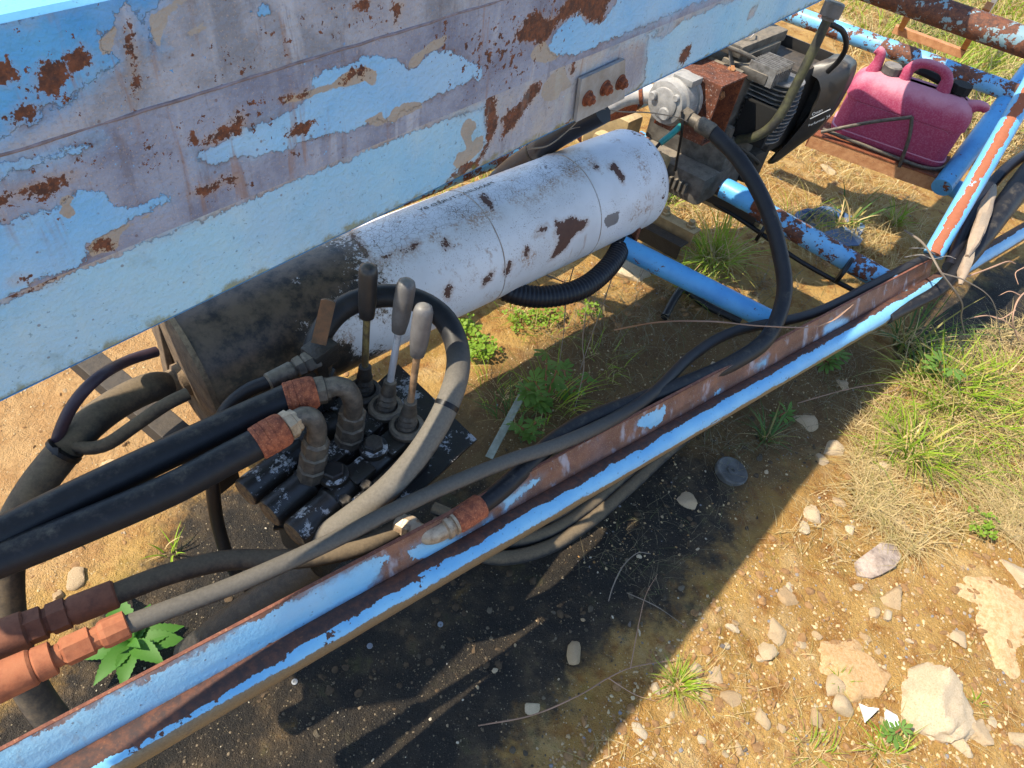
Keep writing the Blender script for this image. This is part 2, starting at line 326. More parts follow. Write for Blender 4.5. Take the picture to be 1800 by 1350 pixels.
M_dark = m_flat('dark_tube_grease', (30, 27, 25), (50, 44, 38), 0.75, 30, 0, 0.8, (66, 57, 46), 0.0015)
M_mudend = m_flat('dusty_end_plate', (104, 86, 66), (74, 60, 47), 0.9, 45, 0, 0.9, (140, 118, 90), 0.002)
M_ink = m_flat('black_lettering', (20, 20, 22), (40, 38, 38), 0.7)
M_wink = m_flat('white_lettering', (210, 210, 208), (180, 180, 178), 0.6)
M_teal = m_flat('teal_sleeve', (6, 118, 112), (10, 98, 96), 0.45, 60)
M_white_p = m_flat('pale_hose_plastic', (182, 176, 170), (150, 144, 138), 0.6, 30, 0, 0.2)
M_grip_b = m_flat('lever_grip_black', (30, 30, 32), (44, 42, 42), 0.45, 40, 0, 0.25, (74, 70, 64))
M_grip_g = m_flat('lever_grip_grey', (92, 90, 90), (74, 72, 72), 0.5, 40, 0, 0.25, (118, 114, 108))
def m_rod(name, a, b):
    g = G(name); c = g.mix(g.ss(g.noise(25, 4, 0.7), 0.42, 0.6), a, b); return g.out(c, 0.45, 0.3, g.noise(200, 3), 0.3, 0.0006)
M_rod1 = m_rod('lever_rod_olive', (128, 116, 74), (86, 74, 56)); M_rod2 = m_rod('lever_rod_silver', (168, 172, 178), (132, 134, 140)); M_rod3 = m_rod('lever_rod_tan', (152, 124, 96), (118, 94, 72))
# greasy valve body with white flakes of old paint
g = G('valve_grease_with_flakes'); n = g.ma('ADD', g.noise(22, 3, 0.6), g.ma('MULTIPLY', g.noise(160, 5, 0.8), 0.7)); fm = g.ss(g.ma('ADD', n, g.ma('MULTIPLY', g.up(), 0.07)), 1.0, 1.04)
c = g.mix(g.noise(40, 4), (22, 21, 20), (46, 42, 37)); c = g.mix(fm, c, g.mix(g.noise(90, 3), (150, 158, 172), (176, 168, 150)))
M_valve = g.out(c, g.ma('ADD', 0.38, g.ma('MULTIPLY', fm, 0.4)), 0, g.noise(70, 4, 0.7), 0.7, 0.0015)
# spool cap ends: coarse tan crust
M_crust = m_flat('tan_crust', (122, 96, 62), (70, 54, 38), 0.9, 110, 0, 1.0, None, 0.002)
# tank
g = G('tank_white_paint'); o = g.obj()
c = g.mix(g.ss(g.noise(5, 4), 0.35, 0.7), (208, 208, 210), (190, 190, 192))
cr = g.vor(75, 'DISTANCE_TO_EDGE', g.map(g.mix(0.02, o, g.noise(30, 2, color=True)), (1, 1, 1))); cr2 = g.vor(170, 'DISTANCE_TO_EDGE')
dec = g.ss(g.at('decal'), -0.001, 0.001)
ck = g.ma('MULTIPLY', g.ma('MAXIMUM', g.ss(cr, 0.028, 0.010), g.ma('MULTIPLY', g.ss(cr2, 0.05, 0.02), g.ss(g.noise(14, 2), 0.5, 0.6))), dec)
c = g.mix(g.ma('MULTIPLY', dec, 0.2), c, (192, 194, 206)); c = g.mix(g.ma('MULTIPLY', ck, g.ss(g.noise(10, 3), 0.4, 0.6, 0.6, 1.0)), c, (84, 66, 50))
bl = g.ma('MULTIPLY', g.ss(g.noise(11, 5, 0.7), 0.55, 0.68), g.ss(g.noise(160, 4, 0.8), 0.46, 0.58)); c = g.mix(g.ma('MULTIPLY', bl, 0.85), c, (142, 102, 68))
pep = g.ma('MULTIPLY', g.ss(g.noise(330, 2, 0.7), 0.60, 0.66), g.ss(g.noise(9, 4, 0.65), 0.45, 0.62)); c = g.mix(g.ma('MULTIPLY', pep, 0.8), c, (108, 78, 56))
rash = g.ma('MULTIPLY', g.ma('MULTIPLY', g.ss(g.at('decal'), -0.045, -0.002), g.ss(g.at('decal'), 0.012, -0.004)), g.ma('MULTIPLY', g.ss(g.noise(14, 3), 0.42, 0.58), g.ss(g.noise(190, 4, 0.75), 0.42, 0.56))); c = g.mix(g.ma('MULTIPLY', rash, 0.8), c, (146, 104, 70))
gm = g.edge(g.at('grey'), 0.01, 60, 0.005, 240); c = g.mix(gm, c, (112, 108, 108))
hal = g.ss(g.jit(g.at('rust'), 0.02, 50, 0.02, 200), -0.012, 0.002); c = g.mix(g.ma('MULTIPLY', hal, 0.45), c, (150, 112, 82)); run = g.ma('MULTIPLY', g.ss(g.noise(1.0, 3, 0.6, g.map(o, (60, 60, 6))), 0.6, 0.7), g.ss(g.noise(7, 2), 0.5, 0.62)); c = g.mix(g.ma('MULTIPLY', run, 0.55), c, (146, 108, 78)); rm = g.ma('MAXIMUM', g.edge(g.at('rust'), 0.018, 60, 0.024, 170), g.ss(g.noise(95, 4, 0.7), 0.70, 0.72)); rim = g.ss(g.at('rim'), 0.03, 0.0)
rm = g.ma('MAXIMUM', rm, g.ss(g.ma('ADD', g.ma('MULTIPLY', rim, 0.30), g.noise(80, 4, 0.7)), 0.86, 0.9)); c = g.mix(rm, c, g.mix(g.noise(70, 4), (92, 58, 44), (66, 42, 34)))
gd = g.ma('ADD', g.at('grease'), g.ma('ADD', g.ma('MULTIPLY', g.ma('SUBTRACT', g.noise(17, 3), 0.5), 0.09), g.ma('MULTIPLY', g.ma('SUBTRACT', g.noise(110, 5, 0.8), 0.5), 0.34)))
km = g.ss(gd, -0.004, 0.004); c = g.mix(g.ma('MULTIPLY', g.ss(gd, -0.05, 0.0), 0.6), c, (132, 112, 92)); c = g.mix(km, c, g.mix(g.ss(g.ma('ADD', g.noise(26, 5, 0.7), g.ma('MULTIPLY', g.up(), 0.12)), 0.42, 0.72), (24, 22, 21), (92, 76, 60)))
M_tank = g.out(c, g.ma('ADD', 0.45, g.ma('MULTIPLY', rm, 0.3)), 0, g.noise(90, 4, 0.7), g.ss(km, 0.0, 1.0, 0.3, 0.9) if False else 0.5, 0.0012)
# fuel can
g = G('sun_faded_red_plastic'); dm = g.ss(g.ma('ADD', g.ma('MULTIPLY', g.up(), 0.75), g.ma('MULTIPLY', g.noise(14, 5, 0.6), 0.9)), 0.55, 1.3)
c = g.mix(g.noise(9, 3), (156, 48, 80), (134, 44, 74)); c = g.mix(g.ma('MULTIPLY', g.ss(g.noise(170, 4, 0.75), 0.45, 0.62), 0.45), c, (166, 100, 122)); c = g.mix(g.ma('MULTIPLY', dm, 0.78), c, (192, 136, 146))
M_can = g.out(c, 0.82, 0, g.noise(130, 4, 0.7), 0.35, 0.0012)
M_can_cap = m_flat('can_cap_grey', (84, 80, 76), (58, 56, 54), 0.6, 40, 0, 0.3, (122, 114, 104))
M_bluepl = m_flat('blue_crumpled_plastic', (30, 60, 108), (48, 84, 130), 0.45, 18, 0, 0.5, (84, 108, 134))
# ground
g = G('stony_soil'); o = g.obj()
c = g.mix(g.ss(g.noise(3.0, 5, 0.6), 0.35, 0.65), (156, 119, 62), (178, 142, 82)); c = g.mix(g.ss(g.noise(16, 5, 0.7), 0.45, 0.68), c, (136, 92, 44))
c = g.mix(g.ma('MULTIPLY', g.ss(g.noise(7, 4), 0.52, 0.7), 0.5), c, (190, 162, 114)); c = g.mix(g.ma('MULTIPLY', g.ss(g.noise(5.5, 5, 0.7), 0.56, 0.7), 0.55), c, (130, 112, 46))
sd = g.ss(g.ma('ADD', g.at('sand'), g.ma('MULTIPLY', g.ma('SUBTRACT', g.noise(8, 4), 0.5), 0.2)), -0.05, 0.08); c = g.mix(sd, c, g.mix(g.ss(g.noise(12, 5, 0.7), 0.35, 0.65), (164, 124, 78), (182, 144, 96)))
dk = g.ss(g.ma('ADD', g.at('soil_shade'), g.ma('MULTIPLY', g.ma('SUBTRACT', g.noise(9, 5, 0.7), 0.5), 0.25)), -0.06, 0.10); c = g.mix(g.ma('MULTIPLY', dk, 0.8), c, g.mix(g.noise(20, 4), (104, 82, 54), (78, 62, 42)))  # brown shade painted into the soil between tank and rail
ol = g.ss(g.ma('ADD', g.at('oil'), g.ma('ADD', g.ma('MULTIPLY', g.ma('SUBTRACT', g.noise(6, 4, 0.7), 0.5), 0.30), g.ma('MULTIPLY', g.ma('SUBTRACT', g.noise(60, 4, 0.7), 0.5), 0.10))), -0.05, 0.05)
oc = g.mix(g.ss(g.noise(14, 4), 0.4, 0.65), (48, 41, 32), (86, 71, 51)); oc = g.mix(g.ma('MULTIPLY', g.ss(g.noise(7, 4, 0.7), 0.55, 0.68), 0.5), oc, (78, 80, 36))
c = g.mix(ol, c, oc); c = g.mix(g.ma('MULTIPLY', g.ss(g.ma('ADD', g.at('oil'), g.ma('MULTIPLY', g.ma('SUBTRACT', g.noise(5, 5, 0.7), 0.5), 0.45)), 0.02, 0.14), 0.8), c, g.mix(g.noise(40, 3), (24, 22, 20), (40, 36, 30)))  # stain core darkened further, also to mute the sun streaks there
gv = g.vor(190, 'F1'); gcol = g.vor(190, 'F1', out='Color'); gp = g.ma('MULTIPLY', g.ss(gv, 0.34, 0.26), g.ss(g.xyz(gcol)[0], 0.86, 0.9)); lo = g.ma('SUBTRACT', 1.0, g.ma('MULTIPLY', ol, 0.45)); c = g.mix(g.ma('MULTIPLY', g.ma('MULTIPLY', gp, lo), g.ss(g.xyz(gcol)[1], 0.0, 1.0, 0.15, 0.8)), c, (196, 176, 140))
gv2 = g.vor(420, 'F1'); gcol2 = g.vor(420, 'F1', out='Color'); gp2 = g.ma('MULTIPLY', g.ss(gv2, 0.36, 0.26), g.ss(g.xyz(gcol2)[0], 0.8, 0.86)); c = g.mix(g.ma('MULTIPLY', g.ma('MULTIPLY', gp2, lo), 0.4), c, g.mix(g.xyz(gcol2)[1], (90, 70, 48), (206, 190, 160)))
h = g.ma('ADD', g.ma('MULTIPLY', g.noise(45, 5, 0.75), 1.6), g.ma('MULTIPLY', g.noise(330, 2, 0.7), 0.45))
M_soil = g.out(c, g.ma('SUBTRACT', 0.95, g.ma('MULTIPLY', ol, 0.2)), 0, h, 1.0, 0.012, 0.25)
def m_stone(name, a, b, dirt, sc=40):
    g = G(name); r = g.rand(); off = g.nd('Combine' + 'XYZ'); g.set(off.inputs[0], g.ma('MULTIPLY', r, 37.0)); va = g.nd('VectorMath'); g.set(va.inputs[0], g.obj()); g.set(va.inputs[1], off.outputs[0]); co = va.outputs[0]
    c = g.mix(g.ss(g.noise(sc, 5, 0.7, co), 0.35, 0.68), a, b); c = g.mix(g.ma('MULTIPLY', g.ss(g.noise(sc * 0.6, 4, 0.7, co), 0.55, 0.7), 0.7), c, dirt)
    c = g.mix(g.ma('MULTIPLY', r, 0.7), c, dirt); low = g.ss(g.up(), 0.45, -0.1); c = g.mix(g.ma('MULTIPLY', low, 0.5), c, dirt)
    return g.out(c, 0.9, 0, g.ma('ADD', g.noise(sc * 2, 6, 0.75, co), g.ma('MULTIPLY', g.noise(sc * 9, 4, 0.7, co), 0.4)), 0.85, 0.003, 0.25)
M_stone = m_stone('pale_limestone', (204, 188, 160), (180, 160, 126), (156, 120, 76))
M_stone_w = m_stone('cream_limestone', (198, 180, 152), (180, 160, 130), (160, 128, 88), 25)
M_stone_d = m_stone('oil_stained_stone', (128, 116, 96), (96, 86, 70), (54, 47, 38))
M_stone_g = m_stone('grey_pebble', (122, 120, 122), (98, 96, 98), (110, 92, 70))
g = G('small_gravel'); c = g.mix(g.isl(), (190, 168, 128), (136, 102, 62)); c = g.mix(g.ss(g.ma('FRACT', g.ma('MULTIPLY', g.isl(), 7.31)), 0.86, 0.9), c, (120, 116, 114)); M_gravel = g.out(c, 0.9, 0, g.noise(200, 3), 0.4, 0.001, 0.25)
g = G('stained_shaded_grit'); c = g.mix(g.isl(), (58, 50, 40), (112, 98, 78)); c = g.mix(g.ss(g.ma('FRACT', g.ma('MULTIPLY', g.isl(), 7.31)), 0.93, 0.95), c, (172, 160, 138)); M_grit = g.out(c, 0.9, 0, g.noise(200, 3), 0.4, 0.001, 0.25)  # grit colours darkened by staining and by painted shade
def m_leaf(name, a, b, c3=None, trans=0.25, sc=30, rough=0.55):
    g = G(name); i = g.isl(); c = g.mix(i, a, b)
    if c3: c = g.mix(g.ss(g.ma('FRACT', g.ma('MULTIPLY', i, 9.7)), 0.72, 0.8), c, c3)
    c = g.mix(g.ma('MULTIPLY', g.noise(sc, 3), 0.4), c, a); return g.out(c, rough, 0, g.noise(sc * 4, 3), 0.2, 0.001, 0.3, trans=trans)
M_grass = m_leaf('fresh_grass', (112, 144, 30), (150, 168, 48), (176, 160, 84), 0.35)
M_grass_d = m_leaf('blue_green_grass', (62, 92, 46), (84, 112, 52), (140, 130, 74), 0.3)
M_dry = m_leaf('dry_grass', (198, 176, 126), (166, 138, 90), (142, 132, 70), 0.2)
M_dry_g = m_leaf('dead_grey_grass', (130, 118, 92), (104, 92, 66), (88, 96, 48), 0.2)
M_weed = m_leaf('weed_leaf', (88, 124, 52), (110, 140, 64), (124, 138, 82), 0.35)
M_clover = m_leaf('clover_leaf', (104, 138, 34), (140, 162, 52), None, 0.4)
M_ros = m_leaf('rosette_leaf', (62, 108, 40), (88, 134, 50), None, 0.35)
M_stem = m_leaf('reddish_stem', (128, 84, 58), (104, 70, 46), None, 0.0)
M_twig = m_leaf('dry_twig', (176, 140, 116), (132, 104, 84), None, 0.0, 60, 0.8)
M_twig_g = m_leaf('grey_twig', (132, 120, 106), (104, 92, 80), None, 0.0, 60, 0.8)
M_bark = m_flat('weathered_bark', (172, 154, 138), (120, 104, 92), 0.9, 30, 0, 1.0, None, 0.003)
M_plastic_w = m_flat('white_plastic_scrap', (226, 226, 226), (206, 206, 206), 0.5)
M_disc = m_flat('dirty_grey_disc', (92, 90, 86), (60, 58, 54), 0.7, 30, 0, 0.5)
M_washer = m_flat('zinc_washer', (160, 164, 168), (120, 124, 128), 0.45, 40, 0.5)
M_wire = m_flat('galvanised_wire', (176, 168, 158), (120, 108, 96), 0.5, 40, 0.4)
M_algae = m_flat('lichen_pipe', (34, 33, 31), (70, 70, 44), 0.7, 25, 0.1, 0.5, (74, 68, 56))

# ================================================================== ground
def gh(x, y):
    return 0.030 * vnoise(x, y, 0.9) + 0.022 * vnoise(x, y, 2.6) + 0.012 * vnoise(x, y, 7.0) + 0.006 * vnoise(x, y, 19.0) + 0.0035 * vnoise(x, y, 47.0)
def axis(lo, a, b, hi, st, k=1.18):
    c = list(np.arange(a, b, st)); s = st; x = c[-1]
    while x < hi: s *= k; x += s; c.append(x)
    s = st; x = a; l = []
    while x > lo: s *= k; x -= s; l.append(x)
    return np.array(l[::-1] + c)
gv_, gf_, gx_, gy_ = grid(axis(-60, -1.7, 3.0, 60, 0.012), axis(-40, 0.05, 4.6, 80, 0.012), lambda x, y: np.stack([x, y, gh(x, y)], 1))
def gpoly(l): return [W(px, py, 0)[:2] for px, py in l]
oilShadeP = [gpoly([(60, 1500), (330, 1330), (700, 1090), (860, 960), (960, 880), (1180, 800), (1300, 840), (1290, 950), (1200, 1060), (1000, 1180), (900, 1340), (850, 1500)]),  # oil stain, drawn out to the shadow edge to darken the shade too
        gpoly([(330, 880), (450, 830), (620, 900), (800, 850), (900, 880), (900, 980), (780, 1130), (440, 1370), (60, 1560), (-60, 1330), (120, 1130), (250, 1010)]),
        gpoly([(1570, 640), (1620, 540), (1720, 480), (1900, 440), (1950, 540), (1800, 620), (1680, 650)])]  # dark patch painted for shadow and oil at the rail's right end
sandP = [gpoly([(-300, 1120), (60, 1060), (330, 880), (420, 780), (640, 560), (900, 380), (700, 200), (-600, 300), (-600, 900)])]
soilShadeP = [gpoly([(560, 900), (700, 760), (860, 640), (1000, 560), (1150, 500), (1300, 560), (1420, 560), (1560, 620), (1560, 740), (1330, 900), (1230, 1000), (1100, 1000), (900, 960), (700, 1000)])]  # outline of the painted shade on the soil
GXY = (gx_, gy_)
mb = MB().add(gv_, gf_)
ground = mb.build('ground', M_soil, None, True, dict(oil=sdf(*GXY, oilShadeP), sand=sdf(*GXY, sandP), soil_shade=sdf(*GXY, soilShadeP)), sharp=0)
ground['kind'] = 'structure'; ground['label'] = 'stony ochre soil with a black oil stain and painted shade under the machine'
def on_ground(px, py, dz=0.0):
    p = W(px, py, 0.0)
    for _ in range(3): p = W(px, py, float(gh(p[0], p[1])))
    return p + Z * dz

# ================================================================== boom
BU, BN = dirz(34), dirz(124); BZ = 1.05; A0 = W(0, 700, BZ); BWID = 0.135
def bp(s, q, z): return np.stack([A0[0] + BU[0] * s + BN[0] * q, A0[1] + BU[1] * s + BN[1] * q, np.broadcast_to(z, np.shape(s)) + 0 * s], 1) if np.ndim(s) else np.array([A0[0] + BU[0] * s + BN[0] * q, A0[1] + BU[1] * s + BN[1] * q, z])
def bsz(l): return [((p - A0) @ BU, p[2]) for p in (WP(x, y, A0, BN) for x, y in l)]
S0_, S1_ = -0.45, 4.2; ZB, ZM, ZT = BZ + 0.099, BZ + 0.217, BZ + 0.302
boom = thing('boom', 'big blue box section boom with peeling paint crossing above the tank', 'boom', (A0[0], A0[1], 0))
Sg = np.r_[np.arange(S0_, 2.0, 0.0045), np.linspace(2.0, S1_, 12)]
def blobs(s, z, L):
    d = np.zeros(s.shape)
    for px, py, r, a in L:
        c = bsz([(px, py)])[0]; d = np.maximum(d, a * np.exp(-((s - c[0]) ** 2 + ((z - c[1]) * 1.4) ** 2) / (r * r)))
    return d
def boom_face(name, z0, z1, q0, q1, mat, coat, rust, beige, dens, invert=False, base=0.0):
    T = np.linspace(0, 1, max(6, int((z1 - z0) / 0.0045)))
    V, F, s, t = grid(Sg, T, lambda s, t: bp(s, q0 + (q1 - q0) * t, z0 + (z1 - z0) * t)); z = z0 + (z1 - z0) * t
    V += BN * (0.0016 * vnoise(s, z, 9) + 0.0035 * vnoise(s, z, 2.3))[:, None]
    cs = sdf(s, z, [bsz(p) for p in coat]); cs = -np.maximum(cs, z - np.interp(s, _ss, _zz)) if invert else cs
    return MB().add(V, F).build(name, mat, boom, True, dict(coat=cs, rust=sdf(s, z, [bsz(p) for p in rust]), beige=sdf(s, z, [bsz(p) for p in beige]) if beige else np.full(s.shape, -0.2), dens=base + blobs(s, z, dens), low=z - BZ), sharp=0)
boom_face('upper_side', ZM, ZT, 0.0, -0.006, M_up,
    [[(-300, 130), (230, -14), (225, 0), (222, 15), (207, 18), (203, 40), (180, 70), (178, 80), (192, 95), (205, 98), (190, 118), (170, 130), (140, 158), (110, 180), (70, 193), (75, 205), (30, 235), (5, 240), (-300, 320)],
     [(228, -4), (310, -30), (296, 5), (280, 22), (262, 28), (272, 70), (275, 82), (262, 62), (245, 30), (232, 18)], [(450, 20), (475, 10), (472, 24), (455, 28)]],
    [[(58, 150), (62, 125), (85, 115), (110, 120), (118, 140), (112, 160), (95, 172), (70, 165)], [(112, 125), (125, 95), (145, 85), (160, 100), (162, 118), (145, 130), (125, 140)], [(-40, 155), (0, 118), (22, 115), (30, 135), (10, 150)],
     [(10, 218), (30, 185), (50, 172), (68, 190), (60, 205), (35, 218)], [(232, 40), (237, 40), (239, 120), (238, 210), (232, 212), (233, 120)], [(690, 20), (698, 0), (705, 10), (694, 45)], [(622, 10), (640, -2), (650, 8), (632, 20)]],
    [[(262, 28), (285, 25), (300, 10), (330, -12), (345, 0), (320, 15), (300, 30), (290, 60), (284, 95), (276, 85), (270, 60)], [(180, 95), (178, 75), (205, 50), (210, 60), (200, 95), (190, 100)], [(318, 50), (330, 58), (360, 40), (375, 45), (350, 62), (335, 66)]],
    [(380, 130, 0.04, 0.5), (440, 110, 0.04, 0.6), (500, 90, 0.05, 0.6), (560, 50, 0.05, 0.6), (640, 20, 0.06, 0.7), (90, 140, 0.05, 0.7), (235, 150, 0.03, 0.6)], base=0.2)
boom_face('lower_side', ZB, ZM, 0.0, 0.0, M_mid,
    [[(-300, 370), (0, 288), (60, 275), (130, 252), (170, 245), (160, 258), (100, 275), (50, 292), (0, 312), (-300, 390)],
     [(-300, 510), (0, 398), (40, 385), (98, 360), (130, 340), (150, 335), (180, 335), (188, 345), (200, 358), (230, 360), (262, 352), (290, 345), (297, 352), (270, 368), (220, 390), (200, 405), (165, 420), (150, 428), (148, 440), (160, 447), (120, 470), (60, 492), (0, 530), (-300, 680)],
     [(346, 268), (373, 253), (420, 233), (459, 216), (480, 214), (488, 202), (513, 194), (540, 168), (545, 152), (543, 134), (607, 113), (660, 97), (700, 105), (715, 118), (722, 118), (740, 105), (750, 92), (775, 88), (800, 92), (815, 100), (842, 115), (845, 140), (830, 132), (814, 148), (787, 158), (755, 172), (736, 187), (705, 194), (690, 215), (660, 210), (622, 229), (591, 233), (545, 241), (505, 257), (478, 268), (428, 274), (373, 288), (346, 280)],
     [(968, 70), (985, 45), (1005, 30), (1012, 20), (1030, 40), (1060, 40), (1075, 15), (1090, -10), (1500, -180), (1500, -100), (1250, -5), (1180, 22), (1130, 45), (1090, 62), (1050, 80), (1010, 97), (975, 97), (960, 85)]],
    [[(-60, 375), (0, 345), (40, 330), (80, 318), (120, 303), (138, 305), (130, 315), (90, 325), (95, 338), (70, 342), (50, 335), (20, 350), (-60, 385)], [(490, 176), (500, 168), (525, 168), (540, 158), (540, 168), (520, 174), (500, 180)],
     [(598, 150), (603, 136), (615, 122), (640, 117), (657, 125), (640, 130), (632, 142), (622, 132), (606, 148)], [(322, 248), (340, 238), (360, 243), (380, 230), (400, 220), (426, 225), (420, 236), (400, 242), (380, 247), (350, 252)],
     [(905, 62), (923, 28), (934, 20), (952, 24), (956, 39), (973, 31), (989, 5), (1008, -12), (1075, -15), (1063, 23), (1055, 39), (1032, 35), (1020, 23), (1008, 27), (973, 43), (965, 62), (950, 80), (934, 74), (919, 70)],
     [(500, 240), (505, 228), (520, 220), (545, 210), (548, 222), (530, 232), (512, 250)], [(160, 432), (180, 418), (198, 425), (203, 434), (185, 440), (165, 443)], [(20, 495), (38, 486), (46, 494), (30, 502)], [(408, 222), (420, 195), (428, 210), (424, 222)], [(335, 340), (350, 330), (375, 322), (400, 312), (410, 314), (390, 326), (350, 345)]],
    [[(490, 176), (500, 167), (520, 166), (545, 157), (560, 151), (585, 146), (610, 124), (640, 116), (662, 125), (660, 147), (655, 151), (640, 142), (610, 150), (580, 156), (550, 166), (530, 176), (500, 182)], [(930, 97), (940, 80), (955, 72), (970, 92), (985, 98), (960, 110), (935, 107)],
     [(148, 437), (165, 420), (200, 402), (240, 385), (270, 368), (297, 350), (288, 362), (250, 385), (210, 408), (205, 432), (190, 442), (160, 449)], [(98, 345), (120, 340), (130, 345), (118, 358), (132, 372), (120, 380), (105, 376), (112, 365)],
     [(680, 208), (690, 190), (710, 180), (735, 178), (740, 188), (725, 195), (705, 205), (690, 213)], [(640, 212), (650, 205), (668, 195), (672, 205), (685, 215), (660, 222)], [(715, 118), (722, 100), (760, 70), (785, 62), (778, 80), (745, 95), (738, 112), (725, 120)]],
    [(170, 285, 0.035, 0.75), (260, 270, 0.04, 0.8), (345, 235, 0.04, 0.7), (430, 205, 0.035, 0.9), (520, 225, 0.03, 0.8), (400, 320, 0.04, 0.7), (530, 262, 0.03, 0.6), (640, 240, 0.03, 0.5), (840, 100, 0.06, 0.9), (880, 80, 0.07, 1.05), (900, 110, 0.06, 1.0), (780, 60, 0.05, 0.7), (60, 330, 0.05, 0.7), (960, 30, 0.07, 0.9)], base=0.2)
_ss = np.linspace(-0.5, 2.4, 260); _zz = ZB - 0.004 - 0.016 * np.clip(vnoise(_ss, _ss * 0, 4.5) + 0.7 * vnoise(_ss, _ss * 0 + 9, 15) + .1, 0, 1)
boom_face('flange_band', BZ, ZB, 0.0012, 0.0, M_band,
    [[(205, 428), (240, 425), (300, 410), (322, 388), (400, 348), (500, 306), (560, 289), (610, 285), (625, 272), (650, 257), (700, 232), (715, 224), (745, 207), (748, 185), (700, 195), (600, 238), (480, 292), (330, 362), (200, 425)],
     [(868, 145), (850, 190), (852, 240), (848, 262), (830, 287), (780, 325), (900, 270), (1000, 220), (1110, 165), (1132, 140), (1135, 100), (1140, 62), (1115, 66), (1050, 90), (960, 105), (900, 130)], [(1140, 66), (1180, 42), (1240, 10), (1300, -20), (1290, -5), (1230, 25), (1195, 40), (1165, 66)], [(1310, 38), (1318, 15), (1332, 8), (1322, 30)],
     [(112, 430), (124, 425), (140, 440), (145, 458), (130, 452)]],
    [[(880, 205), (890, 190), (905, 190), (930, 150), (945, 140), (950, 155), (935, 175), (915, 200), (890, 235), (878, 245), (882, 225)], [(855, 170), (868, 160), (872, 200), (866, 240), (856, 265), (852, 230)], [(785, 315), (805, 290), (835, 278), (850, 255), (852, 265), (840, 288), (800, 310)], [(1000, 120), (1008, 105), (1010, 130), (1003, 135)], [(960, 240), (985, 222), (1000, 212), (985, 228)],
     [(-60, 560), (0, 528), (60, 500), (110, 478), (60, 504), (0, 533), (-60, 566)], [(1190, 108), (1200, 86), (1215, 76), (1212, 95), (1200, 112)]],
    [[(950, 167), (955, 145), (975, 125), (992, 103), (995, 130), (1004, 150), (985, 162), (980, 174), (955, 177)], [(806, 232), (812, 215), (822, 206), (835, 213), (835, 226), (824, 236), (828, 248), (836, 240), (849, 235), (846, 260), (830, 277), (800, 297), (793, 287), (802, 268), (818, 262), (814, 245)]],
    [(1000, 115, 0.05, 0.75), (1100, 90, 0.05, 0.6), (900, 200, 0.05, 0.7), (870, 230, 0.03, 0.7), (700, 210, 0.03, 0.5), (520, 300, 0.03, 0.4)], invert=True)
# top, back and underside as one folded sheet, closing the box
ns = len(Sg[::10]); prof = [(-0.006, ZT - 0.001), (-0.010, ZT + 0.003), (-BWID, ZT + 0.003), (-BWID, BZ - 0.001), (0.003, BZ - 0.001)]
V = np.concatenate([bp(Sg[::10], q, z) for q, z in prof]); F = [(i * ns + j, i * ns + j + 1, (i + 1) * ns + j + 1, (i + 1) * ns + j) for i in range(4) for j in range(ns - 1)]
M_top = m_pipe('boom_top_paint', (120, 178, 206), (104, 166, 200), 0.75)
MB().add(V, F).build('top_back_and_underside', M_top, boom, False)
MB().add(*box(bp(0.425, -0.48, BZ + 0.15), BU, BN, Z, 1.75, 0.25, 0.27, 0.006)).build('far_shade_block', M_top, boom, False)  # unseen block added behind the boom to cast shade on the tank
MB().add(*box(bp(0.95, -0.248, BZ + 0.16), BU, BN, Z, 1.10, 0.205, 0.22, 0.006)).build('link_shade_block', M_top, boom, False)  # unseen block added to close the sun gap behind the boom
wl = np.arange(S0_, 2.6, 0.012); P = bp(wl, 0.0, 0.0); P[:, 2] = ZM + 0.0015 * vnoise(wl, wl * 0, 40); P += BN * (0.0005 + 0.0012 * vnoise(wl, wl * 0 + 3, 60))[:, None]
M_weld = m_flat('weld_grey', (128, 120, 128), (104, 92, 92), 0.7, 60, 0, 0.6)
MB().add(*tube(P, 0.0018, 8, raw=True)).build('weld_seam', M_weld, boom)
# inspection plate with three bolts
q4 = [WP(x, y, A0, BN) + BN * 0.0075 for x, y in [(1012, 134), (1089, 99), (1091, 156), (1004, 204)]]
for k in (2, 3): q4[k] = q4[k] * 1.0; q4[k][2] = BZ + 0.004
M_plate = m_boom('inspection_plate_paint', (160, 168, 164), (150, 152, 146), (150, 140, 130), (140, 130, 116), 0.01)
ip = MB().add(*plate([p - BN * 0.002 for p in q4], BN, 0.006)).build('inspection_plate', m_flat('plate_old_grey_paint', (146, 148, 148), (122, 116, 108), 0.65, 25, 0, 0.5), boom, False)
for x, y in [(1022, 167), (1053, 149), (1080, 139)]:
    p = WP(x, y, A0, BN) + BN * 0.0115
    b = MB().add(*lathe(p - BN * 0.001, BN, [(0, 0.0125), (0.0025, 0.0125)], 18)).add(*lathe(p + BN * 0.0015, BN, [(0, 0.0095), (0.007, 0.0095), (0.0085, 0.0078)], 6, 0.4)).add(*lathe(p + BN * 0.010, BN, [(0, 0.0045), (0.004, 0.004)], 10)).build('bolt', M_rust, boom, sharp=30); b.parent = ip

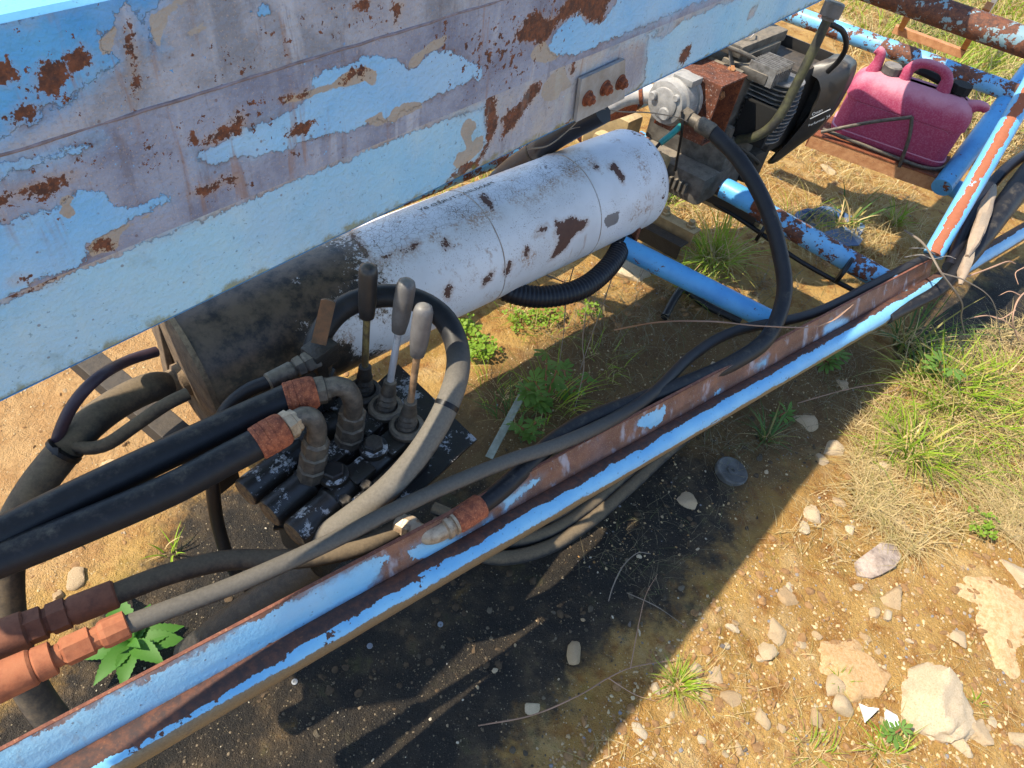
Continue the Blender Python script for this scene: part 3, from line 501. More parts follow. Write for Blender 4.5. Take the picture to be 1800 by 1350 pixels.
# ================================================================== tank
TL = WD(332, 646, 1.365); TR = W(1100, 318, TL[2]); TA = unit(TR - TL); TLN = np.linalg.norm(TR - TL); TRAD = 0.139; TE = np.cross(TA, Z)
if TE @ (CAM - TL) < 0: TE = -TE
tank = thing('hydraulic_tank', 'white cylindrical hydraulic tank, flaking to rust, its near end black with grease', 'tank', (TL[0], TL[1], 0))
def cyl_hit(x, y):
    d = ray(x, y); o = CAM - TL; a = d - TA * (d @ TA); b = o - TA * (o @ TA); A_, B_, C_ = a @ a, a @ b, b @ b - TRAD ** 2; D_ = B_ * B_ - A_ * C_
    t = (-B_ - math.sqrt(max(D_, 0))) / A_; p = o + d * t; s = p @ TA; w = p - TA * s; return s, TRAD * math.atan2(w @ TE, w[2])
def tp(s, a, r): return TL + TA * s[:, None] + r[:, None] * (np.cos(a)[:, None] * Z + np.sin(a)[:, None] * TE)
Sg2 = np.r_[np.arange(0, TLN, 0.006), TLN]; Ph = np.linspace(-math.pi, math.pi, 90)
V, F, s, a = grid(Sg2, Ph, lambda s, a: tp(s, a, np.full(s.shape, TRAD) + 0.0012 * vnoise(s, a, 7)))
tr = lambda L: [[cyl_hit(*p) for p in P] for P in L]
c0, c1 = cyl_hit(632, 450), cyl_hit(690, 575); y_ = TRAD * a
gre = (c0[0] + (y_ - c0[1]) / (c1[1] - c0[1]) * (c1[0] - c0[0])) - s
gre = np.clip(gre, -0.2, 0.2); gre += 0.05 * np.exp(-((s - cyl_hit(560, 600)[0]) / 0.12) ** 2) * 0
flk = np.zeros(s.shape)
for px, py, r, am in [(470, 600, 0.05, 0.15), (530, 585, 0.05, 0.16), (600, 575, 0.06, 0.16), (640, 600, 0.05, 0.16), (400, 545, 0.02, 0.13), (520, 495, 0.018, 0.14), (560, 600, 0.07, 0.12), (690, 590, 0.05, 0.1)]:
    c = cyl_hit(px, py); flk = np.maximum(flk, am * np.exp(-((s - c[0]) ** 2 + (y_ - c[1]) ** 2) / r ** 2))
rustT = [[(975, 388), (988, 391), (1002, 382), (1011, 384), (1017, 388), (1034, 386), (1032, 395), (1022, 405), (1015, 408), (1005, 417), (1000, 426), (990, 440), (965, 458), (972, 445), (981, 424), (985, 414), (974, 413), (979, 403)], [(1068, 294), (1080, 285), (1090, 300), (1096, 310), (1095, 322), (1088, 313), (1078, 299), (1070, 299)],
    [(937, 414), (950, 401), (962, 394), (961, 403), (948, 411), (942, 417)], [(884, 477), (895, 459), (902, 461), (893, 479), (888, 486)], [(848, 492), (870, 474), (864, 491), (850, 502)], [(779, 517), (790, 497), (795, 505), (787, 527)], [(843, 345), (850, 339), (863, 352), (869, 371), (860, 366), (850, 356)], [(774, 431), (783, 417), (792, 430), (783, 440)],
    [(704, 441), (737, 423), (730, 438), (710, 444)], [(1044, 288), (1053, 291), (1051, 298), (1043, 296)], [(925, 430), (932, 440), (926, 455), (922, 445)], [(612, 402), (628, 420), (650, 452), (640, 450), (618, 420)], [(670, 452), (690, 446), (682, 455)]]
greyT = [[(1060, 389), (1068, 378), (1089, 371), (1086, 391), (1068, 401)]]
decT = [[(616, 405), (668, 453), (760, 413), (850, 373), (960, 322), (1030, 285), (1020, 262), (950, 278), (800, 330), (690, 375)]]
MB().add(V, F).build('shell', M_tank, tank, True, dict(rust=sdf(s, y_, tr(rustT)), grey=sdf(s, y_, tr(greyT)), decal=sdf(s, y_, tr(decT)), grease=gre - flk, rim=TLN - s), sharp=0)
rp = [(0, TRAD), (0.010, TRAD * 0.995), (0.024, TRAD * 0.95), (0.034, TRAD * 0.80), (0.040, TRAD * 0.5), (0.042, 0.01)]
Vc, Fc = lathe(TL + TA * TLN, TA, rp, 48); sc_ = (Vc - TL) @ TA
MB().add(Vc, Fc).build('end_cap', M_tank, tank, True, dict(rust=np.full(len(Vc), -.2), grey=np.full(len(Vc), -.2), decal=np.full(len(Vc), -.2), grease=np.full(len(Vc), -.2), rim=np.abs(sc_ - TLN)), sharp=0)
MB().add(*lathe(TL, -TA, [(0, TRAD + 0.004), (0.010, TRAD + 0.004), (0.014, TRAD - 0.002), (0.016, TRAD - 0.02), (0.017, 0.01)], 48)).build('end_plate', M_mudend, tank)
for px, py in [(868, 400), (1048, 340)]:
    sx = cyl_hit(px, py)[0]; aa = np.linspace(-math.pi, math.pi, 60); P = tp(np.full(60, sx) + 0.002 * vnoise(aa, aa * 0, 3), aa, np.full(60, TRAD + 0.0003)); MB().add(*tube(P, 0.0014, 6, raw=True)).build('weld_seam', m_rust('tank_seam', (150, 132, 118), (176, 170, 166), (110, 74, 56), 30), tank)
# lettering on the decal, upside down
cu = bpy.data.curves.new('lettering', 'FONT'); cu.body = 'MANUFACTURED BY'; cu.size = 0.021; cu.resolution_u = 2; to = bpy.data.objects.new('tmp_text', cu); col.objects.link(to)
bpy.context.view_layer.update(); tm = to.to_mesh(); tv = np.array([v.co[:] for v in tm.vertices]); tf = [tuple(p.vertices) for p in tm.polygons]; to.to_mesh_clear(); bpy.data.objects.remove(to)
h0 = cyl_hit(870, 322); h1 = cyl_hit(744, 376); tw = tv[:, 0].max(); k = (h0[0] - h1[0]) / tw
MB().add(tp(h0[0] - tv[:, 0] * k, (h0[1] + 0.001 - tv[:, 1] * 0.85) / TRAD, np.full(len(tv), TRAD + 0.0012)), tf).build('lettering', M_ink, tank, False)
# feet and neck of the tank
pe = TL - TA * 0.016
MB().add(*lathe(pe + TE * 0.01 - Z * 0.012, -TA, [(0, 0.034), (0.012, 0.034), (0.016, 0.027), (0.04, 0.027)], 20)).build('outlet_neck', M_mudend, tank)
strap = np.array([W(262, 572, 0.60), W(286, 560, 0.66), W(318, 672, 0.58), W(296, 690, 0.58)])
MB().add(*beam(W(276, 555, 0.61), W(306, 700, 0.44), 0.035, 0.012, up=-TA)).build('mounting_strap', M_mudend, tank, False)
ft = W(1108, 412, 0.43); MB().add(*box(ft - Z * 0.02, TA, TE, Z, 0.012, 0.05, 0.11, 0.002)).build('mounting_foot', M_rust, tank, False)

# ================================================================== trailer frame
frame = thing('trailer_frame', 'blue tubular trailer frame, rusting, with a flanged side rail along the front', 'trailer frame', (*W(700, 1000, 0)[:2], 0))
RL, RR = W(100, 1270, 0.55), W(1640, 455, 0.33); RA = unit(RR - RL); RN = unit(np.cross(RA, Z)); RLEN = np.linalg.norm(RR - RL)
if RN @ (CAM - RL) < 0: RN = -RN
RUP = unit(np.cross(RN, RA)); RUP = RUP if RUP[2] > 0 else -RUP
def rl(s, q, h): return RL + RA * s + RN * q + RUP * h
# flange: thin plate standing on the pipe
M_fl2 = m_boom('flange_paint', (118, 174, 206), (142, 188, 206), (100, 64, 50), (132, 88, 66), 0.03, False, 0.0009)
Sf = np.arange(-0.7, RLEN, 0.005); Tf = np.linspace(0, 1, 14)
V, F, s, t = grid(Sf, Tf, lambda s, t: np.array([rl(a_, 0.026 * (1 - b_), -0.058 * (1 - b_)) for a_, b_ in zip(s, t)])); V += RN * (0.0025 * vnoise(s, t, 5))[:, None]
def rst(l): return [((p - RL) @ RA, (p - RL) @ RUP) for p in (WP(x, y, RL, unit(RN * 0.058 + RUP * 0.026)) for x, y in l)]
hh = -0.058 * (1 - t)
flc = [[(-200, 1500), (-100, 1400), (0, 1318), (90, 1280), (250, 1197), (420, 1108), (500, 1064), (620, 1000), (660, 982), (682, 978), (668, 1010), (640, 1040), (560, 1090), (470, 1140), (300, 1240), (150, 1325), (0, 1420)], [(715, 965), (760, 950), (800, 945), (850, 925), (860, 915), (800, 965), (760, 985), (720, 980)], [(880, 880), (930, 850), (960, 835), (920, 870), (890, 895)], [(1125, 738), (1150, 722), (1170, 715), (1165, 738), (1140, 755), (1120, 750)], [(1448, 578), (1462, 562), (1480, 560), (1490, 568), (1465, 580), (1450, 590)], [(1255, 690), (1270, 680), (1262, 695)], [(1325, 645), (1350, 625), (1345, 640)]]
MB().add(V, F).build('rail_flange_face', M_fl2, frame, True, dict(coat=sdf(s, hh, [rst(p) for p in flc]), rust=np.full(len(s), -0.2), beige=np.full(len(s), -0.2), dens=np.full(len(s), 0.25), low=np.full(len(s), .1)), sharp=0)
MB().add(*plate([rl(-0.7, 0.0245, -0.058), rl(RLEN, 0.0245, -0.058), rl(RLEN, -0.0015, 0.001), rl(-0.7, -0.0015, 0.001)], -RN, 0.005)).build('rail_flange', M_flange, frame, False)
# pipe
pc = [rl(-0.7, 0.046, -0.078), rl(RLEN * 0.5, 0.046, -0.078), rl(RLEN, 0.046, -0.078), rl(RLEN + 0.3, 0.046, -0.070), rl(RLEN + 0.9, 0.046, -0.06)]
V, F, uv = tube(pc, 0.030, 36, step=0.006); Pm = V.reshape(-1, 36, 3); cen = Pm.mean(1, keepdims=True); nz = ((Pm - cen) / 0.030)[..., 2].ravel(); nn = ((Pm - cen) @ RN / 0.030).ravel(); sl_ = (V - RL) @ RA
left = np.clip(1 - sl_ / 1.3, 0, 1); th = np.degrees(np.arctan2(nz, nn)); wob = 14 * vnoise(sl_, th * 0.01, 9) + 8 * vnoise(sl_, th * .02, 30)
mud = np.clip((-th + 26 + 26 * left + wob) / 24, 0, 1) * 0.97
den = 0.95 * np.clip((th - 80 + 20 * left + wob) / 14, 0, 1) - 0.22 + 0.30 * left * (1 + 1.4 * vnoise(sl_, nz * .3, 6))
MB().add(V, F, uv).build('rail_pipe', M_rail, frame, True, dict(mud=mud, dens=den), sharp=60)
def pipe(name, C, r, mat, n=24, dens=None, step=None):
    V, F, uv = tube([np.asarray(c) for c in C], r, n, per=1 if len(C) == 2 else 8, step=step); at = {}
    if dens is not None:
        Pm = V.reshape(-1, n, 3); cen = Pm.mean(1, keepdims=True); nr = ((Pm - cen) / r).reshape(-1, 3); at = dict(dens=dens(V, nr), mud=np.zeros(len(V)))
    return MB().add(V, F, uv).build(name, mat, frame, True, at, sharp=60)
def ext(a, b, e0, e1): a, b = np.asarray(a), np.asarray(b); d = unit(b - a); return [a - d * e0, b + d * e1]
pipe('cross_tube', ext(W(1104, 438, 0.42), W(1352, 563, 0.36), 0.02, 0.03), 0.029, M_pipe, step=0.02)
pipe('cross_tube', ext(W(1280, 338, 0.37), W(1552, 492, 0.315), 0.35, 0.03), 0.034, M_pipe_r, step=0.02)
pipe('tube_stub', [W(1272, 330, 0.43), W(1325, 358, 0.43)], 0.032, M_pipe); 
pipe('tube_stub', [W(1324, 357, 0.43), W(1345, 369, 0.43)], 0.020, M_rust)
vdir = unit(CAM - W(1720, 310, 0.5))
sdn = lambda V, nr: 0.95 * np.exp(-((np.arccos(np.clip(nr @ unit(vdir + np.array([-0.1, 0.0, 0.35])), -1, 1)) - 0.25) / 0.38) ** 2) - 0.25
pipe('strut', ext(W(1640, 448, 0.345), W(1800, 172, 0.72), 0.0, 0.6), 0.030, M_strut, 36, sdn, 0.01)
pipe('strut', ext(W(1655, 330, 0.33), W(1790, 150, 0.54), 0.0, 0.1), 0.036, M_pipe)
pipe('cross_tube', [W(1555, 262, 0.30), W(1740, 365, 0.30)], 0.032, M_pipe)
dA = lambda V, nr: -0.2 + 0.5 * np.exp(-(((V - W(1570, 90, .69)) @ unit(W(1795, 168, .69) - W(1440, 42, .69))) / 0.09) ** 2)
pipe('cross_tube', ext(W(1440, 42, 0.52), W(1795, 168, 0.54), 0.5, 0.05), 0.034, M_pipe_r, step=0.02)
pipe('cross_tube', ext(W(1560, -10, 0.9), W(1810, 77, 0.9), 0.6, 0.5), 0.038, M_pipe_vr, step=0.02)
pipe('rail_pipe', ext(W(690, 350, 0.42), W(1150, 165, 0.40), 0.6, 0.7), 0.030, M_pipe_r, step=0.02)

# ================================================================== control valve
VA, VB = dirz(29), dirz(119); VO = W(678, 718, 0.5)
def vv(a, b, h): return VO + VA * a + VB * b + Z * h
valve = thing('control_valve', 'black greasy three section hydraulic valve with white paint flakes under the levers', 'hydraulic valve', (VO[0], VO[1], 0))
for i, b in enumerate((-0.063, 0.0, 0.063)):
    sec = MB().add(*box(vv(-0.105, b, -0.058), VA, VB, Z, 0.215, 0.0585, 0.060, 0.006)).add(*lathe(vv(-0.205, b, -0.030), VA, [(0, .024), (.006, .0275), (.05, .0275), (.055, .025), (.075, .025), (.08, .0275), (.14, .0275), (.145, .025), (.2, .025)], 24)).build('valve_section', M_valve, valve, sharp=40)
    MB().add(*box(vv(-0.035, b, -0.016), VA, VB, Z, 0.075, 0.048, 0.035, 0.007)).add(*box(vv(-0.135, b, -0.012), VA, VB, Z, 0.05, 0.044, 0.026, 0.007)).build('section_boss', M_valve, valve)
    cp_ = MB().add(*lathe(vv(-0.20, b, -0.03), -VA, [(0, 0.030), (0.006, 0.032), (0.012, 0.0285), (0.085, 0.0285), (0.089, 0.0265)], 28)).build('spool_cap', M_valve, valve)
    MB().add(*lathe(vv(-0.2888, b, -0.03), -VA, [(0, 0.0263), (0.0012, 0.0255), (0.0016, 0.01)], 28)).build('cap_end', M_crust, cp_)
for b in (-0.108, 0.108): MB().add(*box(vv(-0.105, b, -0.045), VA, VB, Z, 0.20, 0.030, 0.078, 0.006)).build('end_block', M_valve, valve)
for a, b in [(-0.173, 0.040), (-0.084, 0.050)]:
    pl = MB().add(*lathe(vv(a, b, -0.002), Z, [(0, 0.027), (0.010, 0.026), (0.012, 0.022)], 22)).build('port_boss', M_valve, valve)
    MB().add(*lathe(vv(a, b, 0.009), Z, [(0, 0.0195), (0.011, 0.0195), (0.0135, 0.0165)], 6, 0.3)).build('port_plug', m_flat('dark_hex_plug', (40, 33, 29), (28, 25, 23), 0.55, 60, 0.1, 0.4) if a < -0.1 else M_black, valve, False)
for a, b in [(-0.195, 0.09), (-0.02, 0.088), (-0.15, 0.095)]:
    MB().add(*lathe(vv(a, b, -0.008), Z, [(0, 0.011), (0.012, 0.011), (0.0135, 0.009)], 6)).build('bolt', M_black, valve, False)
def lever(bx, by, tx, ty, zt, rodm, gripm, cyl, lab):
    B = W(bx, by, 0.505); T = W(tx, ty, zt); d = T - B; L = np.linalg.norm(d); a = unit(d)
    lv = MB().add(*lathe(B - Z * 0.008, Z, [(0, 0.030), (0.006, 0.034), (0.014, 0.034), (0.018, 0.030), (0.019, 0.024), (0.013, 0.020), (0.013, 0.003)], 26)).build('lever_boot', M_black if cyl else M_fit, valve)
    sk = MB().add(*lathe(B + a * 0.006, a, [(0, 0.019), (0.008, 0.0165), (0.012, 0.019), (0.020, 0.0155), (0.024, 0.0175), (0.032, 0.0140), (0.036, 0.0155), (0.048, 0.0128), (0.062, 0.0122), (0.064, 0.009)], 20)).build('lever_socket', M_fit if not cyl else M_black, valve)
    lr = MB().add(*lathe(B + a * 0.05, a, [(0, 0.0066), (L * 0.62, 0.0066)], 14)).build('lever', rodm, valve); lr['label'] = lab
    g0 = 0.62 * L; gl = L - g0
    pr = [(0, 0.0085), (0.002, 0.0125), (gl * 0.25, 0.0160), (gl * 0.55, 0.0172), (gl * 0.86, 0.0170), (gl * 0.95, 0.0142), (gl * 0.99, 0.008), (gl, 0.002)] if not cyl else [(0, 0.011), (0.002, 0.0138), (gl * 0.3, 0.0162), (gl * 0.86, 0.0166), (gl * 0.95, 0.0142), (gl * 0.99, 0.007), (gl, 0.002)]
    MB().add(*lathe(B + a * g0, a, pr, 22)).build('grip', gripm, lr, sharp=60)
lever(640, 690, 648, 464, 0.80, M_rod1, M_grip_b, True, 'upright lever with black grip and olive rod')
lever(678, 718, 716, 490, 0.79, M_rod2, M_grip_g, False, 'leaning lever with grey grip and silver rod')
lever(715, 752, 746, 535, 0.79, M_rod3, M_grip_g, False, 'lever with grey grip and tan rod nearest the rail')
MB().add(*plate(pts((700, 640, 0.425), (838, 772, 0.425), (772, 834, 0.425), (690, 905, 0.425), (480, 930, 0.425), (500, 820, 0.425)), -Z, 0.006)).build('drip_tray', M_valve, valve, False)
MB().add(*box(vv(-0.16, -0.02, -0.20), VA, VB, Z, 0.15, 0.13, 0.25, 0.012)).build('pedestal', M_black, valve)
MB().add(*tube([W(330, 1150, 0.10), W(430, 1075, 0.24), W(560, 990, 0.36)], 0.030, 20)).build('support_tube', M_black, valve)
# shut-off cock behind the levers
bv = MB().add(*lathe(W(563, 622, 0.635) - Z * .14, Z, [(0, 0.020), (0.05, 0.020), (0.052, 0.024), (0.09, 0.024), (0.092, 0.018), (0.12, 0.018)], 6)).add(*box(W(563, 622, 0.635), VA, VB, Z, 0.055, 0.042, 0.046, 0.006)).build('shutoff_cock', M_black, valve)
hp = W(560, 605, 0.665); ht = W(577, 528, 0.745); hd = unit(ht - hp); hs = unit(np.cross(hd, CAM - hp))
MB().add(*plate([hp - hs * 0.013, hp + hs * 0.013, hp + hs * 0.013 + hd * 0.09, hp + hs * 0.012 + (ht - hp) * 0.96, hp + hs * 0.006 + (ht - hp), hp - hs * 0.006 + (ht - hp), hp - hs * 0.012 + (ht - hp) * 0.96], unit(np.cross(hd, hs)), 0.006)).build('cock_handle', m_flat('worn_brown_handle', (108, 72, 44), (72, 54, 36), 0.6, 30, 0.1, 0.4), valve, False)

# ================================================================== hoses
def hose(name, label, C, r, mat, n=18, group=None, step=0.012, cat='hose', **k):
    P = [np.asarray(c, float) for c in C]; o = MB().add(*tube(P, r, n, step=step, **k)).build(name, mat, None, True, sharp=60); return tag(o, label, cat, group)
def chain(root, name, p0, p1, prof, mat, n=16, rot=0.0, smooth=True):
    """fittings between two points: prof gives (fraction, radius)"""
    p0, p1 = np.asarray(p0), np.asarray(p1); L = np.linalg.norm(p1 - p0); return MB().add(*lathe(p0, p1 - p0, [(t * L, r) for t, r in prof], n, rot)).build(name, mat, root, smooth, sharp=28)
# two thick pressure hoses into the valve
hA = hose('pressure_hose', 'thick black braided hose with rusty ferrule, nearer of the pair entering the valve', pts((455, 778, .64), (400, 807, .637), (300, 860, .632), (150, 924, .625), (0, 984, .62), (-160, 1040, .62)), 0.0255, M_rub, 24)
chain(hA, 'ferrule', W(450, 781, .64), W(502, 751, .645), [(0, .0262), (.03, .0285), (.12, .0288), (.15, .0278), (.18, .0289), (.32, .0292), (.35, .0281), (.38, .0293), (.55, .0294), (.58, .0283), (.61, .0293), (.78, .029), (.9, .0282), (1, .025)], M_rust_o, 24)
chain(hA, 'collar', W(500, 752, .645), W(521, 738, .645), [(0, .024), (.1, .0255), (.6, .0255), (.7, .021), (1, .021)], M_fit_l, 8)
MB().add(*tube(pts((516, 741, .645), (533, 732, .65), (549, 735, .645), (557, 752, .625), (556, 775, .595)), 0.0165, 20)).build('elbow', M_fit, hA)
chain(hA, 'elbow_nut', W(556, 772, .598), W(547, 835, .497), [(0, .019), (.05, .0235), (.28, .0235), (.30, .0205), (.36, .0205), (.38, .0245), (.66, .0245), (.68, .021), (.72, .021), (.74, .0255), (1, .0255)], M_fit, 8, 0.2)
hB = hose('pressure_hose', 'thick black hose with orange ferrule, farther of the pair entering the valve', pts((505, 701, .64), (400, 748, .638), (250, 818, .635), (100, 890, .63), (0, 940, .63), (-160, 1010, .63)), 0.0255, M_rub, 24)
chain(hB, 'ferrule', W(502, 702, .64), W(556, 688, .642), [(0, .0262), (.03, .0285), (.12, .0288), (.15, .0278), (.18, .0289), (.32, .0292), (.35, .0281), (.38, .0293), (.55, .0294), (.58, .0283), (.61, .0293), (.78, .029), (.9, .0282), (1, .025)], M_rust_o, 24)
chain(hB, 'collar', W(554, 688, .642), W(578, 683, .642), [(0, .0225), (.1, .024), (.7, .024), (.8, .02), (1, .02)], M_fit, 8)
MB().add(*tube(pts((572, 684, .642), (592, 679, .645), (611, 686, .635), (620, 706, .61), (620, 728, .578)), 0.0175, 20)).build('elbow', M_fit, hB)
chain(hB, 'elbow_nut', W(620, 722, .582), W(613, 775, .495), [(0, .020), (.05, .025), (.3, .025), (.32, .0215), (.4, .0215), (.42, .026), (.7, .026), (.72, .023), (.76, .023), (.78, .027), (1, .027)], M_fit, 8, 0.1)
# dusty loop
hL = hose('looped_hose', 'big dusty grey hose looping up behind the three levers', pts((560, 948, .45), (600, 922, .49), (680, 860, .54), (745, 785, .58), (790, 702, .625), (806, 630, .655), (785, 566, .68), (735, 529, .69), (670, 520, .69), (605, 540, .675), (562, 590, .645), (545, 660, .575), (548, 720, .50)), 0.0218, M_loop, 24); _L = np.array([v.co[:] for v in hL.data.vertices]); _q = np.repeat(np.linspace(0, 1, len(_L) // 24), 24); hL.data.attributes.new('dustk', 'FLOAT', 'POINT').data.foreach_set('value', np.clip((0.50 - _q) * 9, 0, 1).astype(np.float32))  # dust stops halfway; the black upper part also paints its shade
pm = spline(pts((745, 785, .58), (790, 702, .625), (806, 630, .655)), 20); MB().add(*tube(pm[16:19], 0.0224, 24, raw=True)).build('dark_band', M_tie, hL)  # narrow black band round the loop
# long thin grey hose over the rail
hC = hose('long_thin_hose', 'long thin grey hose lying along the rail with bright orange rusty coupling', pts((216, 1101, .58), (300, 1070, .575), (400, 1033, .565), (500, 990, .56), (600, 943, .55), (700, 893, .545), (800, 848, .53), (900, 808, .51), (985, 780, .49), (1080, 736, .46), (1150, 690, .44), (1217, 625, .40), (1294, 582, .38), (1423, 553, .36), (1520, 508, .345), (1600, 466, .335), (1690, 425, .32)), 0.0136, M_loop, 16); _n = len(hC.data.vertices) // 16; hC.data.attributes.new('dustk', 'FLOAT', 'POINT').data.foreach_set('value', np.repeat(0.75 * np.clip((0.40 - np.linspace(0, 1, _n)) * 9, 0.12, 1), 16).astype(np.float32))
a, b = W(225, 1096, .581), W(-60, 1226, .59)
chain(hC, 'ferrule', a, a + (b - a) * .24, [(0, .0155), (.03, .0195), (.62, .0205), (.75, .0185), (.8, .0155), (1, .0155)], M_coup, 10, 0.2, False)
chain(hC, 'coupling_nut', a + (b - a) * .23, a + (b - a) * .44, [(0, .0165), (.06, .0205), (.85, .0205), (.93, .017), (1, .0155)], M_coup, 6, 0.3, False)
chain(hC, 'adapter', a + (b - a) * .43, a + (b - a) * .60, [(0, .0155), (.3, .0155), (.32, .023), (.9, .0235), (1, .021)], M_coup, 20)
chain(hC, 'swivel', a + (b - a) * .60, b, [(0, .0225), (.05, .025), (1, .027)], M_coup, 20)
# lower hose with dark rusty coupling
hF = hose('muddy_hose', 'mud caked hose passing under the long grey hose, its coupling dark rust', pts((190, 1049, .50), (300, 1008, .48), (400, 985, .46), (490, 984, .45), (570, 976, .45), (650, 955, .45), (715, 920, .45)), 0.0175, M_rub_m, 18)
a, b = W(205, 1043, .50), W(-60, 1148, .51)
chain(hF, 'ferrule', a, a + (b - a) * .34, [(0, .019), (.04, .0225), (.9, .0225), (1, .019)], M_coup_d, 20)
chain(hF, 'coupling_nut', a + (b - a) * .33, a + (b - a) * .62, [(0, .019), (.05, .0245), (.45, .0245), (.5, .020), (.56, .020), (.6, .026), (1, .026)], M_coup_d, 6, 0.3, False)
chain(hF, 'swivel', a + (b - a) * .61, b, [(0, .025), (.04, .028), (1, .029)], M_coup_d, 20)
# suction hose from the tank
hG = hose('suction_hose', 'very thick dusty black hose curving down from the tank end', [TL - TA * 0.05 + TE * 0.01 - Z * 0.012] + pts((262, 682, .535), (205, 710, .545), (150, 752, .555), (105, 803, .54), (60, 862, .52), (25, 928, .48), (10, 1000, .43), (14, 1090, .36), (35, 1170, .28), (70, 1235, .20), (115, 1290, .12), (165, 1345, .02)), 0.0275, M_rub_m, 24)
tcen = W(112, 793, .555); td = unit(W(95, 815, .543) - W(130, 775, .567)); MB().add(*lathe(tcen - td * 0.004, td, [(0, .0282), (.0005, .0296), (.0075, .0296), (.008, .0282)], 24)).add(*box(tcen + unit(CAM - tcen) * 0.03 - cR * 0.012, cR, cD, fw, .012, .012, .008, .002)).build('cable_tie', M_tie, hG)
hose('thin_hose', 'thin purplish hose arching from the tank bracket to the cable tie', pts((275, 618, .58), (225, 634, .60), (172, 664, .645), (128, 712, .62), (103, 765, .575), (100, 785, .555)), 0.0098, M_rub_t, 14)
hose('thin_hose', 'thin dark hose sagging below the thick suction hose', pts((112, 778, .56), (150, 788, .555), (190, 780, .56), (240, 746, .575), (290, 712, .59), (330, 692, .59)), 0.0115, M_rub_m, 14)
hose('drain_hose', 'thin black hose from the shutoff cock dropping behind the thick pair', pts((478, 669, .635), (430, 690, .62), (392, 730, .59), (374, 800, .50), (375, 870, .42), (386, 935, .32), (410, 1000, .22), (450, 1045, .14)), 0.0125, M_rub, 14)
hd_ = bpy.data.objects['drain_hose']; chain(hd_, 'ferrule', W(470, 673, .635), W(518, 648, .637), [(0, .0135), (.05, .0165), (.9, .0165), (1, .013)], M_fit, 16); chain(hd_, 'coupling_nut', W(516, 649, .637), W(556, 630, .637), [(0, .013), (.1, .019), (.35, .02), (.4, .017), (.5, .0205), (1, .0205)], M_fit, 6)
MB_c = MB().add(*beam(W(100, 590, .42), W(400, 845, .40), 0.052, 0.052)).build('cross_beam', M_dark, frame, False)
# pump hose running down and along the rail to the valve inlet
hD = hose('pump_hose', 'long black hose from the pump, curving down and lying along the rail', pts((1246, 226, .675), (1300, 282, .65), (1345, 360, .59), (1372, 450, .51), (1378, 520, .45), (1350, 592, .41), (1290, 637, .405), (1200, 677, .42), (1100, 713, .44), (1030, 741, .455), (975, 775, .465), (930, 815, .47), (880, 862, .472), (838, 893, .473)), [0.0205, 0.0205, 0.0205, .019, .0185], M_rub, 20)
chain(hD, 'ferrule', W(1254, 233, .674), W(1205, 203, .68), [(0, .020), (.05, .022), (.50, .0215), (.55, .017), (.8, .017), (.83, .019), (1, .019)], M_fit, 16)
chain(hD, 'ferrule', W(846, 888, .473), W(799, 919, .475), [(0, .021), (.05, .0235), (.9, .0235), (1, .02)], M_rust_o, 20)
chain(hD, 'collar', W(801, 918, .475), W(780, 931, .475), [(0, .017), (.1, .0215), (.3, .0215), (.35, .018), (.55, .018), (.6, .0215), (.9, .0215), (1, .017)], M_fit_l, 20)
MB().add(*tube(pts((784, 929, .475), (768, 938, .475), (750, 941, .475), (734, 934, .473), (722, 927, .47)), 0.0165, 20)).build('elbow', M_fit_l, hD)
chain(hD, 'elbow_nut', W(728, 930, .471), W(700, 918, .465), [(0, .018), (.1, .021), (.5, .021), (.55, .0185), (1, .0185)], M_fit_l, 8)
# corrugated hose
hose('corrugated_hose', 'black corrugated hose drooping in a loop beneath the white tank', pts((850, 488, .44), (895, 513, .43), (955, 522, .42), (1020, 508, .42), (1067, 472, .42), (1092, 432, .42), (1098, 398, .41), (1085, 360, .40)), 0.0275, M_rib, 20, step=0.0016, rfun=lambda L: 1 + 0.03 * np.sin(L * 2 * np.pi / 0.0105))
hose('taped_bundle', 'hose bundle wrapped in black tape behind the tank', pts((1060, 196, .78), (1000, 228, .70), (940, 268, .60), (890, 305, .49), (850, 345, .36)), 0.029, M_rub_s, 20, lump=0.12)
tb = bpy.data.objects['taped_bundle']
for (x, y, z) in [(940, 268, .60), (915, 286, .545)]: 
    c = W(x, y, z); d = unit(W(890, 305, .49) - W(1000, 228, .70)); MB().add(*lathe(c - d * .003, d, [(0, .0305), (.006, .0305)], 18)).build('cable_tie', M_tie, tb)
# hose coil lying under the rail
for i, (dy, r, lab) in enumerate([(0, .018, 'lowest black hose of the slack coil on oily soil under the rail'), (-26, .016, 'middle black hose of the slack coil under the rail'), (-48, .016, 'upper black hose of the slack coil tucked under the rail')]):
    hose('coiled_hose', lab, [on_ground(x, y + dy * k, r * (0.9 + 0.4 * i)) for x, y, k in [(760, 950, 1), (830, 978, 1), (890, 986, 1), (960, 968, 1), (1030, 925, 1), (1100, 865, 1), (1170, 800, .8), (1250, 735, .6), (1340, 680, .4)]], r, M_rub_m, 16)
